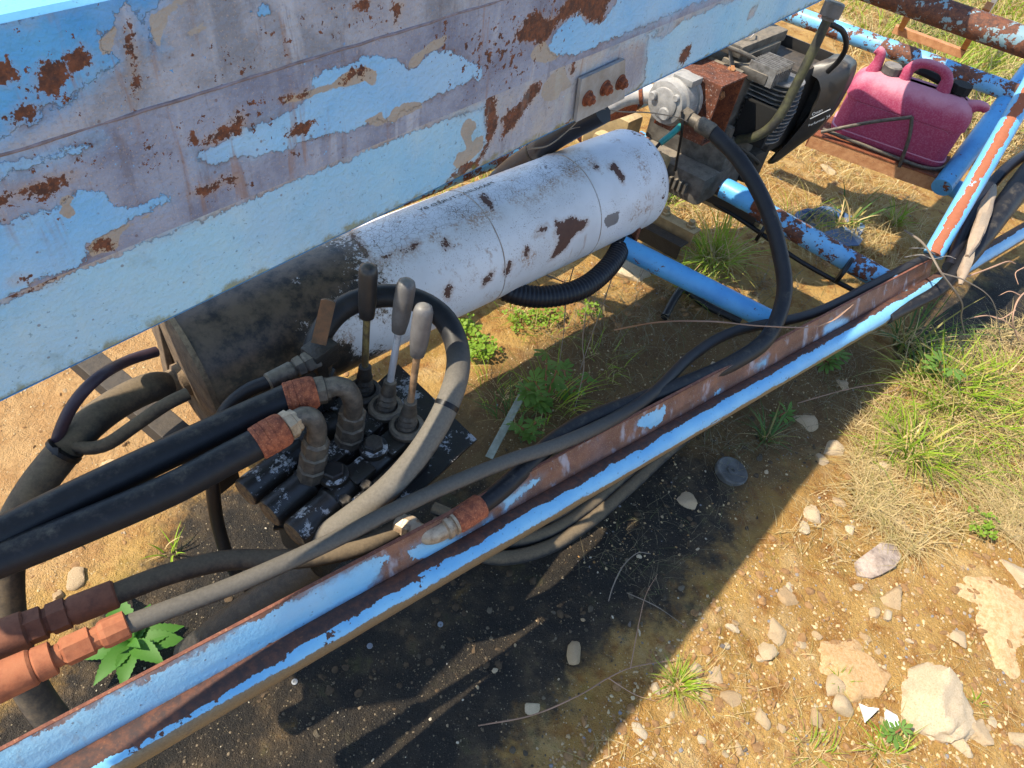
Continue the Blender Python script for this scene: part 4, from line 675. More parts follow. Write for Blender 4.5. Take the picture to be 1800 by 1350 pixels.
# wrapped hoses at the right end of the rail
hW = hose('wrapped_hose', 'thick scuffed black hose with torn tan wrapping beside the strut', pts((1900, 190, .52), (1850, 255, .48), (1795, 325, .44), (1748, 388, .40), (1702, 452, .355), (1655, 506, .31), (1605, 536, .285), (1560, 560, .285)), [0.043, .042, .040, .034, .020, .016], M_rub, 24, lump=0.10)
MB().add(*tube(pts((1748, 326, .455), (1738, 352, .45), (1724, 392, .43), (1712, 425, .41), (1700, 450, .39)), [0.006, .018, .020, .017, .006], 12, lump=0.5)).build('torn_wrapping', M_wrap, hW)
MB().add(*tube(pts((1712, 432, .40), (1702, 452, .38), (1694, 478, .36), (1688, 500, .34)), [0.006, .014, .016, .005], 12, lump=0.5)).build('torn_wrapping', M_wrap, hW)
hose('side_hose', 'smooth black hose between the strut and the thick wrapped hose', pts((1900, 225, .48), (1820, 262, .45), (1765, 300, .43), (1722, 355, .39), (1690, 420, .35), (1668, 470, .33)), 0.020, M_rub_s, 16)
hose('power_cable', 'thin black cable tied under the second cross tube', pts((1180, 320, .33), (1260, 360, .33), (1330, 405, .31), (1400, 455, .29), (1480, 500, .28), (1560, 540, .27)), 0.0075, M_tie, 10, cat='cable')
for x, y in [(1345, 397), (1487, 470)]:
    c = W(x, y, .345); d = unit(W(1552, 492, .315) - W(1280, 338, .37)); MB().add(*lathe(c - d * .005 - Z * .012, d, [(0, .044), (.010, .044)], 20)).build('cable_tie', M_tie, frame)
hose('flat_rubber_strip', 'bent black rubber strip lying behind the blue cross tube', [on_ground(x, y, d) for x, y, d in [(1165, 565, .02), (1185, 530, .03), (1200, 520, .03), (1240, 545, .02), (1300, 570, .015)]], 0.014, M_tie, 10, cat='rubber strip')

# ================================================================== engine, pump and mounts
EV, EU = dirz(119), dirz(38); E0 = W(1270, 152, 0.75)
def ee(v, u, h): return E0 + EV * v + EU * u + Z * h
def ebox(v0, v1, u0, u1, h0, h1, bev=0.004): return box(ee((v0 + v1) / 2, (u0 + u1) / 2, (h0 + h1) / 2), EV, EU, Z, abs(v1 - v0), abs(u1 - u0), abs(h1 - h0), bev)
eng = thing('engine', 'grimy air cooled engine with black curved shroud and ribbed cylinder fins', 'engine', (*ee(0, 0.3, 0)[:2], 0))
# rusty coupling box, open on the near side
t_ = 0.006
cb = MB().add(*ebox(-0.155, 0, 0, 0.128, -t_, 0, 0.001)).add(*ebox(-0.155, 0, 0, t_, -0.178, -t_, 0.001)).add(*ebox(-0.155, 0, t_, 0.128, -0.182, -0.176, 0.001)).build('coupling_box', M_rust_p, eng, False)
MB().add(*ebox(-0.155, -0.004, 0.120, 0.126, -0.175, -t_, 0.001)).build('box_back', M_rust, eng, False)
MB().add(*ebox(-0.162, -0.156, 0.0, 0.128, -0.178, 0, 0.001)).build('box_side', M_rust_o, eng, False)
MB().add(*lathe(ee(-0.05, 0.119, -0.075), -EU, [(0, 0.014), (0.006, 0.014), (0.007, 0.009), (0.013, 0.009)], 6)).build('bolt', M_rust_y, eng, False)
MB().add(*lathe(ee(-0.085, 0.012, -0.085), EU, [(0, 0.034), (0.05, 0.034), (0.052, 0.02), (0.105, 0.02)], 24)).build('shaft_coupling', M_rust, eng)
# crankcase and castings
MB().add(*ebox(-0.22, -0.012, 0.130, 0.33, -0.33, -0.02, 0.03)).build('crankcase', M_eng, eng)
MB().add(*ebox(-0.25, -0.02, 0.128, 0.150, -0.30, 0.0, 0.008)).build('bell_plate', M_eng, eng)
MB().add(*ebox(-0.10, 0.012, 0.132, 0.16, -0.30, -0.16, 0.012)).build('crankcase_rib', M_eng, eng)
UN = np.cross(EV, Z)
def eu_at(x, y, u): return WP(x, y, ee(0, u, 0), UN)
MB().add(*ebox(0.0, 0.10, 0.172, 0.186, -0.20, -0.078, 0.003)).build('intake_pad', M_pad, eng)
for k in range(14):
    h = -0.02 - k * 0.0135; w = 0.055 - 0.010 * abs(k - 6) / 6
    aa = np.linspace(-0.5 * math.pi, 0.5 * math.pi, 12); ol = [ee(-0.04, 0.19, h)] + [ee(0.065 + w * math.cos(a), 0.245 + 0.056 * math.sin(a), h) for a in aa] + [ee(-0.04, 0.30, h)]
    MB().add(*plate(ol, Z, 0.0035)).build('cooling_fin', M_fin, eng, False)
MB().add(*lathe(ee(0.05, 0.245, -0.21), Z, [(0, 0.042), (0.19, 0.042)], 20)).build('cylinder_barrel', M_eng_d, eng)
for k in range(9):
    u = 0.155 + k * 0.0115; MB().add(*ebox(-0.02, 0.062, u, u + 0.003, -0.022, 0.032, 0.001)).build('cooling_fin', M_fin, eng, False)
MB().add(*ebox(-0.10, 0.045, 0.15, 0.27, -0.02, 0.01, 0.008)).build('cylinder_head', M_eng, eng)
MB().add(*ebox(-0.06, 0.03, 0.13, 0.30, -0.31, -0.20, 0.02)).build('crankcase_side', M_eng, eng)
# shroud: a flared sheet round the flywheel end
def rs(L, n): P = np.array(L, float); return np.stack([np.interp(np.linspace(0, 1, n), np.linspace(0, 1, len(P)), P[:, k]) for k in (0, 1)], 1)
NS = 28; inn = rs([(1400, 120), (1425, 131), (1439, 140), (1443, 159), (1438, 176), (1430, 191), (1420, 207), (1407, 224), (1391, 243), (1372, 264), (1350, 288)], NS); out_ = rs([(1453, 103), (1477, 104), (1493, 117), (1491, 133), (1483, 154), (1472, 175), (1462, 193), (1451, 210), (1425, 240), (1395, 262), (1365, 285)], NS)
Ai = np.array([eu_at(x, y, .385) for x, y in inn]); Bo = np.array([eu_at(x, y, .42) for x, y in out_]); Lip = Ai + EU * .012 - EV * .010; Bk = Bo + EU * .055 - EV * .004; Md = (Ai + Bo) / 2 + (EV - EU) * .004
rows_ = [Lip, Ai, Md, Bo, Bo + EU * .006 + EV * .001, Bk]; V = np.concatenate(rows_); F = [(j * NS + i, j * NS + i + 1, (j + 1) * NS + i + 1, (j + 1) * NS + i) for j in range(5) for i in range(NS - 1)]
shr = MB().add(V, F).build('shroud', M_shroud, eng, True, sharp=50); sm = shr.modifiers.new('thick', 'SOLIDIFY'); sm.thickness = 0.002
MB().add(*plate(list(Bk) + [Bk[-1] - EV * .2, Bk[0] - EV * .2], EU, 0.004)).build('shroud_back', M_shroud, eng, False)
MB().add(*ebox(-0.20, 0.07, 0.31, 0.46, -0.28, -0.01, 0.02)).build('blower_core', M_eng_d, eng)
# lettering on the shroud
def letter(txt, size, o, ex, ey, shear=0.25):
    cu = bpy.data.curves.new('l', 'FONT'); cu.body = txt; cu.size = size; cu.shear = shear; cu.resolution_u = 2; to = bpy.data.objects.new('tmp_text', cu); col.objects.link(to); bpy.context.view_layer.update()
    tm = to.to_mesh(); tv = np.array([v.co[:] for v in tm.vertices]); tf = [tuple(p.vertices) for p in tm.polygons]; to.to_mesh_clear(); bpy.data.objects.remove(to)
    n = unit(np.cross(ex, ey)); n = n if n @ (CAM - o) > 0 else -n; return o + tv[:, :1] * ex + tv[:, 1:2] * ey + n * .0075, tf
pa, pb, pc_ = Ai[15], Bo[15], Bo[10]; fn = unit(np.cross(pb - pa, pc_ - pa)); fx = lambda x, y: WP(x, y, pa, fn)
ex = unit(fx(1457, 188) - fx(1425, 203)); ey = np.cross(fn, ex); ey = ey if ey[2] > 0 else -ey
k1 = np.linalg.norm(fx(1445, 194) - fx(1425, 203)); k2 = np.linalg.norm(fx(1457, 197) - fx(1419, 222))
lm = MB().add(*letter('Onan', k1 / 2.35, fx(1426, 202), ex, ey)).add(*letter('Performer 24', k2 / 5.9, fx(1420, 221), ex, ey))
ln = [fx(1423, 206), fx(1459, 189), fx(1459, 190.4), fx(1423, 207.4)]; nn_ = fn if fn @ (CAM - pa) > 0 else -fn; lm.add(*plate([p + nn_ * .007 for p in ln], nn_, .0006)); lm.build('lettering', M_wink, shr, False)
# oil filler tube, cap and breather
ft_ = [eu_at(x, y, u) for x, y, u in [(1456, 30, .22), (1440, 66, .21), (1415, 118, .195), (1393, 162, .185), (1376, 195, .175), (1356, 222, .165), (1328, 240, .16), (1296, 246, .17)]]; MB().add(*tube(ft_, [0.012, .013, .013, .0135, .0145, .014, .013], 18)).build('filler_tube', M_algae, eng)
cp0 = eu_at(1454, 36, .22); MB().add(*lathe(cp0, unit(ft_[0] - ft_[2]), [(0, .017), (.008, .018), (.010, .027), (.042, .027), (.046, .023)], 24)).build('filler_cap', M_grip_g, eng, sharp=40)
MB().add(*tube([eu_at(x, y, u) for x, y, u in [(1460, 42, .24), (1482, 56, .28), (1487, 82, .32), (1475, 106, .35), (1455, 126, .37)]], 0.0075, 12)).build('breather_hose', M_rub, eng)
# carburettor group on top
MB().add(*ebox(-0.26, -0.05, 0.15, 0.40, 0.02, 0.055, 0.008)).build('intake_manifold', M_eng, eng)
MB().add(*ebox(-0.10, -0.04, 0.18, 0.36, -0.01, 0.032, 0.006)).build('linkage_bar', M_eng, eng)
MB().add(*ebox(-0.30, -0.14, 0.18, 0.40, 0.055, 0.17, 0.02)).build('carburettor', M_eng_d, eng)
MB().add(*lathe(ee(-0.2, 0.32, 0.15), EU, [(0, .06), (.02, .075), (.12, .075), (.14, .05)], 24)).build('air_cleaner', M_eng_d, eng)
MB().add(*ebox(-0.24, -0.13, 0.045, 0.15, 0.0, 0.05, 0.003)).build('control_box', M_eng, eng)
MB().add(*beam(ee(-0.13, 0.16, 0.11), ee(-0.045, 0.125, -0.01), 0.028, 0.004, up=EV)).build('strap', M_eng, eng, False)
MB().add(*lathe(ee(-0.048, 0.12, 0.0), EV - EU + Z, [(0, .012), (.004, .012), (.005, .007), (.012, .007)], 6)).build('bolt', M_rust_y, eng, False)
MB().add(*tube([ee(-0.10, 0.10, 0.06), ee(-0.02, 0.17, 0.03), ee(0.01, 0.24, -0.02), ee(0.005, 0.30, -0.06)], 0.006, 10)).build('ignition_lead', M_eng, eng)
MB().add(*tube([ee(0.0, 0.13, -0.19), ee(0.05, 0.20, -0.24), ee(0.07, 0.27, -0.29), ee(0.05, 0.33, -0.33)], 0.0055, 10)).build('choke_cable', M_eng_d, eng)
MB().add(*ebox(-0.04, 0.06, 0.27, 0.36, -0.38, -0.27, 0.012)).build('starter_housing', M_eng_d, eng)
MB().add(*lathe(ee(0.0, 0.39, -0.33), EU - Z * 0.2, [(0, .03), (.04, .03), (.045, .022), (.07, .022)], 18)).build('oil_filter', M_eng, eng)
MB().add(*tube(pts((1285, 45, .83), (1310, 68, .81), (1325, 60, .82), (1324, 40, .84)), 0.002, 6)).build('wire_hook', M_wire, eng)
# base: oil pan and mounts
MB().add(*ebox(-0.24, 0.03, 0.05, 0.30, -0.40, -0.30, 0.02)).build('oil_pan', M_eng, eng)
for k in range(9): MB().add(*ebox(-0.17 + k * 0.018, -0.162 + k * 0.018, 0.036, 0.05, -0.37, -0.335, 0.001)).build('pan_rib', M_eng, eng, False)
for a4, b4, w4, h4, m4 in [((1140, 286, .37), (1305, 356, .36), .05, .006, M_khaki), ((1145, 300, .36), (1300, 366, .35), .006, .045, M_black), ((1160, 318, .33), (1335, 396, .32), .014, .014, M_khaki), ((1150, 300, .345), (1330, 385, .335), .03, .03, M_black)]: MB().add(*beam(W(*a4), W(*b4), w4, h4)).build('mount_rail', m4, eng, False)
MB().add(*ebox(-0.34, -0.10, -0.02, 0.06, -0.40, -0.28, 0.015)).build('mount_casting', M_khaki, eng)
MB().add(*ebox(-0.40, -0.25, 0.02, 0.10, -0.36, -0.22, 0.015)).build('mount_casting', M_khaki, eng)
for u, h, m_ in [(-0.035, -0.415, M_khaki), (-0.09, -0.44, M_black), (0.25, -0.42, M_black)]:
    MB().add(*ebox(-0.45, 0.10, u - 0.02, u + 0.02, h - 0.005, h, 0.001)).add(*ebox(-0.45, 0.10, u - 0.022, u - 0.018, h - 0.05, h, 0.001)).build('mount_rail', m_, eng, False)
for v in (-0.02, 0.07): MB().add(*lathe(ee(v, -0.03, -0.415), Z, [(0, .016), (.008, .016), (.009, .010), (.022, .010)], 6)).build('mount_bolt', M_khaki, eng, False)
# pump on the coupling box
PC = ee(-0.105, -0.002, -0.070)
pump = thing('hydraulic_pump', 'pale cast aluminium gear pump bolted to the rusty coupling box', 'pump', (PC[0], PC[1], 0))
MB().add(*lathe(PC, -EU, [(0, .074), (.012, .074), (.014, .068), (.055, .068), (.060, .062), (.075, .058), (.078, .05)], 32)).build('body', M_alu, pump, sharp=30)
MB().add(*lathe(PC - EU * 0.07 + Z * 0.0, -EU, [(0, .045), (.012, .042), (.015, .036)], 24)).build('front_cover', M_alu, pump)
for v, h, r9 in [(0.014, -0.024, .019), (-0.034, 0.010, .012), (0.034, 0.030, .010)]: MB().add(*lathe(PC + EV * v + Z * h - EU * 0.07, -EU, [(0, r9), (.018, r9), (.021, r9 * .8)], 18)).build('gear_boss', M_alu, pump)
MB().add(*box(PC + EV * 0.02 + Z * 0.066 - EU * 0.03, EV, EU, Z, 0.06, 0.05, 0.018, 0.003)).build('port_flat', M_alu, pump)
MB().add(*box(PC + EV * 0.055 - EU * 0.05 - Z * 0.012, EV, EU, Z, 0.03, 0.045, 0.045, 0.004)).build('outlet_block', M_alu, pump)
MB().add(*lathe(W(1212, 208, .68), W(1196, 197, .685) - W(1212, 208, .68), [(0, .021), (.022, .021), (.024, .018)], 6)).build('outlet_nut', M_fit, pump, False)
sh_ = hose('pale_suction_hose', 'pale plastic hose clamped to the left side of the pump', [eu_at(1148, 165, -.04), eu_at(1122, 166, -.06), eu_at(1095, 172, -.09), eu_at(1060, 190, -.12)], 0.026, M_white_p, 20)
MB().add(*lathe(eu_at(1130, 165, -.055), eu_at(1122, 166, -.06) - eu_at(1130, 165, -.054), [(0, .0275), (.0005, .029), (.010, .029), (.0105, .0275)], 20)).build('hose_clamp', M_rust, sh_)
hose('teal_sleeved_cable', 'thin black cable with a teal sleeve hanging below the pump', pts((1196, 222, .66), (1178, 238, .64), (1160, 252, .62), (1148, 268, .60), (1143, 285, .57)), 0.0045, M_tie, 10, cat='cable')
MB().add(*tube(pts((1197, 221, .66), (1178, 238, .64), (1160, 252, .62)), 0.0085, 12)).build('sleeve', M_teal, bpy.data.objects['teal_sleeved_cable'])
tag(MB().add(*tube(pts((1199, 196, .70), (1199, 225, .66), (1194, 260, .60), (1187, 300, .53)), 0.004, 8)).build('cable_tie', M_tie), 'long black cable tie hanging from the pump outlet', 'cable tie')
# rusty angle brackets behind the tank
br = thing('angle_bracket', 'sunlit rusty angle iron bracket between boom and pump', 'bracket', (*W(1060, 215, 0)[:2], 0))
MB().add(*beam(W(1012, 222, .58), W(1120, 185, .60), 0.006, 0.045)).build('upright_leg', M_rust_o, br, False)
MB().add(*beam(W(1010, 200, .58), W(1050, 222, .58), 0.045, 0.006)).build('flat_leg', M_rust_o, br, False)
MB().add(*plate(pts((1004, 210, .58), (1024, 220, .58), (1022, 252, .52), (1012, 240, .54)), fw, 0.006)).build('gusset', M_rust, br, False)

# ================================================================== fuel can in its rack
CL, CR_ = W(1452, 236, 0.35), W(1652, 306, 0.35); CX = unit(CR_ - CL); CY = unit(np.cross(Z, CX)); CW = np.linalg.norm(CR_ - CL); CD_ = 0.17
def cc(x, y, h): return CL + CX * x + CY * y + Z * h      # x along front, y away from camera, h up
can = thing('fuel_can', 'dusty faded red plastic fuel can half in shade behind the engine', 'fuel can', cc(CW / 2, CD_ / 2, 0))
def ring(h, x0, x1, y0, y1, r, n=6):
    P = []
    for cx, cy, a0 in [(x1 - r, y0 + r, -90), (x1 - r, y1 - r, 0), (x0 + r, y1 - r, 90), (x0 + r, y0 + r, 180)]:
        for a in np.linspace(a0, a0 + 90, n): P.append(cc(cx + r * math.cos(R_(a)), cy + r * math.sin(R_(a)), h))
    return P
prof_c = [(0.000, .025), (0.006, .010), (0.018, .002), (0.034, 0.0), (0.036, .006), (0.150, .006), (0.152, 0.0), (0.185, .001), (0.205, .008), (0.222, .022), (0.234, .045), (0.240, .07)]
rings = [ring(h, i, CW - i, i * .8, CD_ - i * .8, .045 if h < 0.21 else .04) for h, i in prof_c]; n_ = len(rings[0]); V = np.concatenate([np.array(r) for r in rings])
F = [(i * n_ + j, i * n_ + (j + 1) % n_, (i + 1) * n_ + (j + 1) % n_, (i + 1) * n_ + j) for i in range(len(rings) - 1) for j in range(n_)] + [tuple(range(n_))[::-1], tuple(range((len(rings) - 1) * n_, len(rings) * n_))]
MB().add(V, F).build('body', M_can, can, True, sharp=40)
MB().add(*tube([cc(.155, .085, .225), cc(.16, .085, .275), cc(.19, .085, .302), cc(.25, .085, .302), cc(.285, .085, .278), cc(.295, .085, .22)], [.026, .0185, .016, .016, .0185, .028], 16)).build('handle', M_can, can)
MB().add(*tube([cc(.05, .085, .225), cc(.052, .085, .265), cc(.045, .085, .292), cc(.028, .085, .300)], [.026, .018, .017, .014], 14)).build('horn', M_can, can)
MB().add(*tube([cc(.385, .085, .205), cc(.415, .085, .225), cc(.44, .085, .228), cc(.452, .085, .22)], [.03, .02, .016, .012], 14)).build('horn', M_can, can)
MB().add(*lathe(cc(.105, .085, .232), Z, [(0, .026), (.008, .026), (.009, .033), (.034, .033), (.038, .028)], 14)).build('cap', M_can_cap, can, False)
MB().add(*lathe(cc(.345, .11, .22), Z, [(0, .03), (.02, .03), (.022, .035), (.05, .034)], 8)).build('pouring_spout', M_pad, can, False)
MB().add(*tube([cc(.10, .15, .235), cc(.16, .16, .25), cc(.23, .16, .25), cc(.30, .155, .24)], 0.014, 10, lump=0.5)).build('stowed_nozzle', M_pad, can)
MB().add(*plate([cc(.045, .0045, .145), cc(.045, .0045, .045), cc(CW - .06, .0045, .045), cc(CW - .045, .0045, .06), cc(CW - .045, .0045, .135), cc(CW - .06, .0045, .145)], -CY, 0.0025)).build('front_panel', M_can, can, False)
rack = thing('can_rack', 'rusty angle tray with thin bent rods holding the red fuel can', 'rack', (*cc(CW / 2, 0, 0)[:2], 0))
MB().add(*box(cc(CW / 2 - .01, -.022, -.030), CX, CY, Z, CW + .08, .005, .055, .001)).build('front_lip', M_rust_y, rack, False)
MB().add(*box(cc(CW / 2 - .01, CD_ / 2 - .012, -.005), CX, CY, Z, CW + .08, CD_ + .03, .006, .001)).build('tray', M_rust, rack, False)
MB().add(*box(cc(-.05, CD_ / 2, -.03), CX, CY, Z, .005, CD_ + .05, .055, .001)).build('side_lip', M_rust, rack, False)
for P in ([(-.02, -.03, .015), (.115, -.034, .105), (.235, -.03, .168)], [(.235, -.03, .168), (.262, -.034, .10), (.285, -.03, -.01)], [(-.02, -.014, .02), (.2, -.014, .012), (.37, -.012, .01), (.44, .05, .02), (.47, .15, .06)]):
    MB().add(*tube([cc(*p) for p in P], 0.0065, 10)).build('rod', M_fit, rack)
# step of square tube hanging under the rusty cross tube
st = thing('hanging_step', 'rusty square tube step hanging under the thick rusted cross tube', 'step', (*W(1630, 80, 0)[:2], 0))
a_, b_ = W(1572, 50, .42), W(1694, 95, .42); d_ = unit(b_ - a_)
MB().add(*beam(a_, b_, 0.034, 0.034)).build('tread_tube', M_rust_y, st, False)
for p, s_ in ((a_, -1), (b_, 1)): MB().add(*box(p + d_ * s_ * 0.0005, d_, np.cross(Z, d_), Z, .002, .026, .026)).build('dark_end', M_pad, st, False)  # black plates paint the dark hollow of the tube ends
for p0, q0 in (((1590, 40, .42), (1640, -40, .42)), ((1606, 8, .74), (1585, 48, .44)), ((1692, 88, .42), (1775, -40, .42)), ((1738, 10, .78), (1695, 84, .44))): MB().add(*beam(W(*p0), W(*q0), 0.026, 0.026)).build('side_tube', M_rust_y if p0[2] > .5 else M_fit, st, False)

# ================================================================== stones
rng = np.random.RandomState(11)
def ico(sub):
    bm = bmesh.new(); bmesh.ops.create_icosphere(bm, subdivisions=sub, radius=1); bm.verts.index_update(); V = np.array([v.co[:] for v in bm.verts]); F = [tuple(v.index for v in f.verts) for f in bm.faces]; bm.free(); return V, F
I0, I1, I2, I3 = ico(1), ico(2), ico(3), ico(4)
def rockshape(seed, base, planes=13, flat=0.6, rough=0.05, dmin=0.42):
    planes = max(7, planes - 3)
    r = np.random.RandomState(seed); V, F = base; N = r.normal(size=(planes, 3)); N /= np.linalg.norm(N, axis=1)[:, None]; D = r.uniform(dmin, 0.92, planes)
    q = V @ N.T; k = np.where(q > 1e-3, D[None] / np.maximum(q, 1e-3), 9).min(1); k = np.minimum(k, 1.15)
    V = V * k[:, None]; V = V * (1 + rough * (vnoise(V[:, 0] + seed, V[:, 1] + V[:, 2], 3.1) + 0.6 * vnoise(V[:, 0] + V[:, 2], V[:, 1] + seed, 8)))[:, None]
    return V * [1, r.uniform(0.62, 0.95), flat * r.uniform(0.8, 1.1)], F
def mesh(name, V, F, mat, smooth=True, ang=22):
    me = bpy.data.meshes.new(name); me.from_pydata(np.asarray(V).tolist(), [], F); me.materials.append(mat)
    if smooth: me.polygons.foreach_set('use_smooth', [True] * len(me.polygons)); me.set_sharp_from_angle(angle=R_(ang))
    return me
def put(name, me, loc, s, rot, label, cat, group=None):
    o = bpy.data.objects.new(name, me); col.objects.link(o); o.location = tuple(loc); o.scale = (s, s, s) if np.isscalar(s) else s; o.rotation_euler = rot; return tag(o, label, cat, group)
M_stone_b = m_stone('buried_earthy_stone', (206, 182, 144), (178, 146, 102), (156, 116, 70), 14)
def pxm(p): return float((p - CAM) @ fw) / FPX
big = [(1640, 1240, 132, .80, 'w', 'large cream limestone rock with a cracked flat top at lower right'), (1722, 1285, 66, .7, 'w', 'wedge shaped cream stone right of the large cream rock'), (1500, 1175, 140, .20, 'b', 'broad half buried pale stone left of the large cream rock'), (1752, 1078, 190, .15, 'b', 'long flat pale stone half buried at the right edge'),
    (1682, 1122, 40, .6, 'w', 'round white stone above the large cream rock'), (1568, 1056, 62, .5, 's', 'pale blocky stone below the grey bark'), (1560, 1085, 26, .8, 's', 'rounded stone touching the foot of the pale blocky stone'), (1430, 904, 38, .7, 'w', 'cream stone on ochre soil just beyond the shadow edge'), (1212, 884, 42, .5, 'w', 'whitish stone on dark oily soil in shade'),
    (1384, 1050, 42, .6, 's', 'angular cream stone in the middle of the sunlit soil'), (1362, 1110, 42, .5, 's', 'flat cream stone with a smaller one below it'), (1348, 1148, 36, .6, 's', 'cream stone of a group of three right of the grass tuft'), (1480, 1245, 50, .7, 's', 'blocky pale stone left of the white plastic scraps'), (1434, 1262, 44, .7, 's', 'pale stone with dark shadow at lower centre right'),
    (1470, 1205, 46, .5, 's', 'pale stone under the yellow grass at lower right'), (1255, 1192, 60, .3, 's', 'flat pale stone behind the bright grass tuft'), (1286, 1232, 44, .35, 's', 'flat brown slab stone right of the bright grass tuft'), (1124, 1284, 34, .6, 'w', 'narrow cream stone below the bright grass tuft'), (1338, 1262, 36, .5, 's', 'cream stone between the flat slab and the pale blocky stone'),
    (932, 1246, 34, .7, 's', 'brown stone in shade near the bottom edge'), (1012, 1152, 44, .5, 's', 'brown flat stone in shade left of the sunlit wedge'), (1785, 932, 46, .6, 'w', 'cream stone at the right edge in dry grass'), (1786, 1008, 52, .5, 'w', 'bright stone at the right edge below the dry grass'), (1546, 826, 46, .6, 'w', 'cream stone among dry grass at the shadow edge'), (1462, 788, 40, .5, 's', 'grey stone in shade beside the shadow edge'),
    (1416, 742, 40, .4, 's', 'long grey stone in shade under the rail'), (1446, 812, 32, .4, 's', 'thin flat stone on the shadow line'), (1480, 674, 28, .6, 'w', 'small white stone in shade close to the rail'), (1568, 752, 48, .5, 's', 'pale stone at the edge of the dry grass'), (210, 826, 90, .08, 'b', 'flat pale rock slab in the sunlit sand at left'), (100, 1048, 28, .7, 's', 'pale stone between the thick hose and rusty coupling'), (130, 1012, 46, .4, 's', 'flat stone on the sand edge behind the rusty coupling'),
    (1470, 45, 90, .7, 's', 'pale boulder in dry grass beyond the engine'), (1456, 300, 34, .6, 's', 'grey stone on sand below the fuel can'), (1790, 1300, 50, .6, 's', 'pale stone in the lower right corner'), (1690, 1310, 40, .6, 's', 'round stone below the wedge shaped cream stone'), (1110, 480, 60, .5, 's', 'pale lump of earth beyond the cross tube'), (1300, 1320, 30, .6, 'w', 'white stone near the bottom edge')]
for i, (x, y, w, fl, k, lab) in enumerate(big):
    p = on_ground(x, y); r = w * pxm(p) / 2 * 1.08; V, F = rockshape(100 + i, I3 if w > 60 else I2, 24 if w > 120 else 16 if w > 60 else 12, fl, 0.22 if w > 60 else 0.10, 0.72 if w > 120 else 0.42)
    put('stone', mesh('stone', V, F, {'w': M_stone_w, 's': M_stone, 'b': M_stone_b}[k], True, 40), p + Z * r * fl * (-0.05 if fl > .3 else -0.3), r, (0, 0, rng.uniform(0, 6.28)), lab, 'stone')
pm_ = [mesh('pebble', *rockshape(300 + i, I1, 11, 0.62, 0.05), M_stone if i % 4 else M_stone_w) for i in range(12)] + [mesh('pebble', *rockshape(330 + i, I1, 11, 0.6, 0.05), M_stone_g) for i in range(2)]
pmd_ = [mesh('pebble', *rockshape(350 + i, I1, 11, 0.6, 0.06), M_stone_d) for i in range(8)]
def inpoly(P, n, r):
    P = np.array(P, float); lo, hi = P.min(0), P.max(0); out = []
    while len(out) < n:
        q = r.uniform(lo, hi, (n * 2, 2)); s = sdf(q[:, 0] / 1e3, q[:, 1] / 1e3, [P / 1e3]); out += q[s > 0].tolist()
    return out[:n]
LIT = [(1000, 1350), (1120, 1180), (1290, 1020), (1480, 850), (1640, 900), (1800, 930), (1800, 1350)]; SHD = [(420, 1350), (760, 1110), (1000, 960), (1180, 840), (1400, 700), (1520, 720), (1300, 940), (1180, 1080), (940, 1340)]; LFT = [(0, 700), (260, 570), (330, 760), (400, 800), (260, 900), (130, 1030), (40, 900)]; MIDP = [(860, 620), (1050, 560), (1300, 620), (1150, 700), (1000, 740), (900, 800)]
def pebbles(P, n, s0, s1, lab, grp, seed, dark=False):
    r = np.random.RandomState(seed)
    for x, y in inpoly(P, n, r):
        p = on_ground(x, y); w = s0 + (s1 - s0) * r.rand() ** 2.6; s = w * pxm(p) / 2
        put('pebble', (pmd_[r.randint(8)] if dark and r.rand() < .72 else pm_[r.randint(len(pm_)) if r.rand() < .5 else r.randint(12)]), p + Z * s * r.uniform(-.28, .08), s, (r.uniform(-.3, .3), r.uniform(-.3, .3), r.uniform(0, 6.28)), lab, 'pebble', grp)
pebbles(LIT, 150, 7, 32, 'small pale pebble lying on sunlit ochre soil', 'pebbles on the sunlit soil', 3)
pebbles(SHD, 80, 5, 18, 'small pebble lying on dark oily soil in shade', 'pebbles in the shade of the boom', 4, True)
pebbles(LFT, 15, 6, 16, 'small pebble on the bright sand left of the tank', 'pebbles on the left sand', 5)
pebbles(MIDP, 12, 6, 14, 'small pebble on brown soil between tank and rail', 'pebbles behind the rail', 6)
def gravel(name, P, n, s0, s1, lab, seed, mat=M_gravel):
    r = np.random.RandomState(seed); base = I0[0]; mb = MB()
    pv = []
    for x, y in inpoly(P, n, r):
        p = on_ground(x, y); s = (s0 + (s1 - s0) * r.rand() ** 3); A = r.uniform(.6, 1.15, (len(base), 1)); a = r.uniform(0, 6.28); c_, s_ = math.cos(a), math.sin(a); B = base * A * [1, r.uniform(.6, 1), .6] * s
        mb.add(np.stack([B[:, 0] * c_ - B[:, 1] * s_, B[:, 0] * s_ + B[:, 1] * c_, B[:, 2]], 1) + p, I0[1])
    o = mb.build(name, mat, None, False); tag(o, lab, 'gravel', kind='stuff')
gravel('gravel', [(900, 1400), (1100, 1180), (1290, 1000), (1480, 830), (1820, 900), (1820, 1400)], 4600, .0012, .007, 'fine pale gravel scattered over the sunlit soil', 21)
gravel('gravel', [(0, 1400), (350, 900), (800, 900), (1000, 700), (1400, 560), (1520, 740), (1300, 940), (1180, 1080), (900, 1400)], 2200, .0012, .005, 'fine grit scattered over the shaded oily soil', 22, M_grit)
gravel('gravel', [(-20, 640), (300, 540), (900, 300), (1000, 430), (700, 640), (400, 800), (130, 1040), (-20, 1040)], 1500, .0012, .005, 'fine grit on the bright sand at left', 23)
gravel('gravel', [(840, 640), (1050, 560), (1400, 560), (1540, 700), (1330, 900), (1150, 1000), (1000, 1000), (1150, 800), (1000, 740), (860, 800)], 1300, .0012, .0055, 'pale grit on the shaded soil on both sides of the rail', 25)
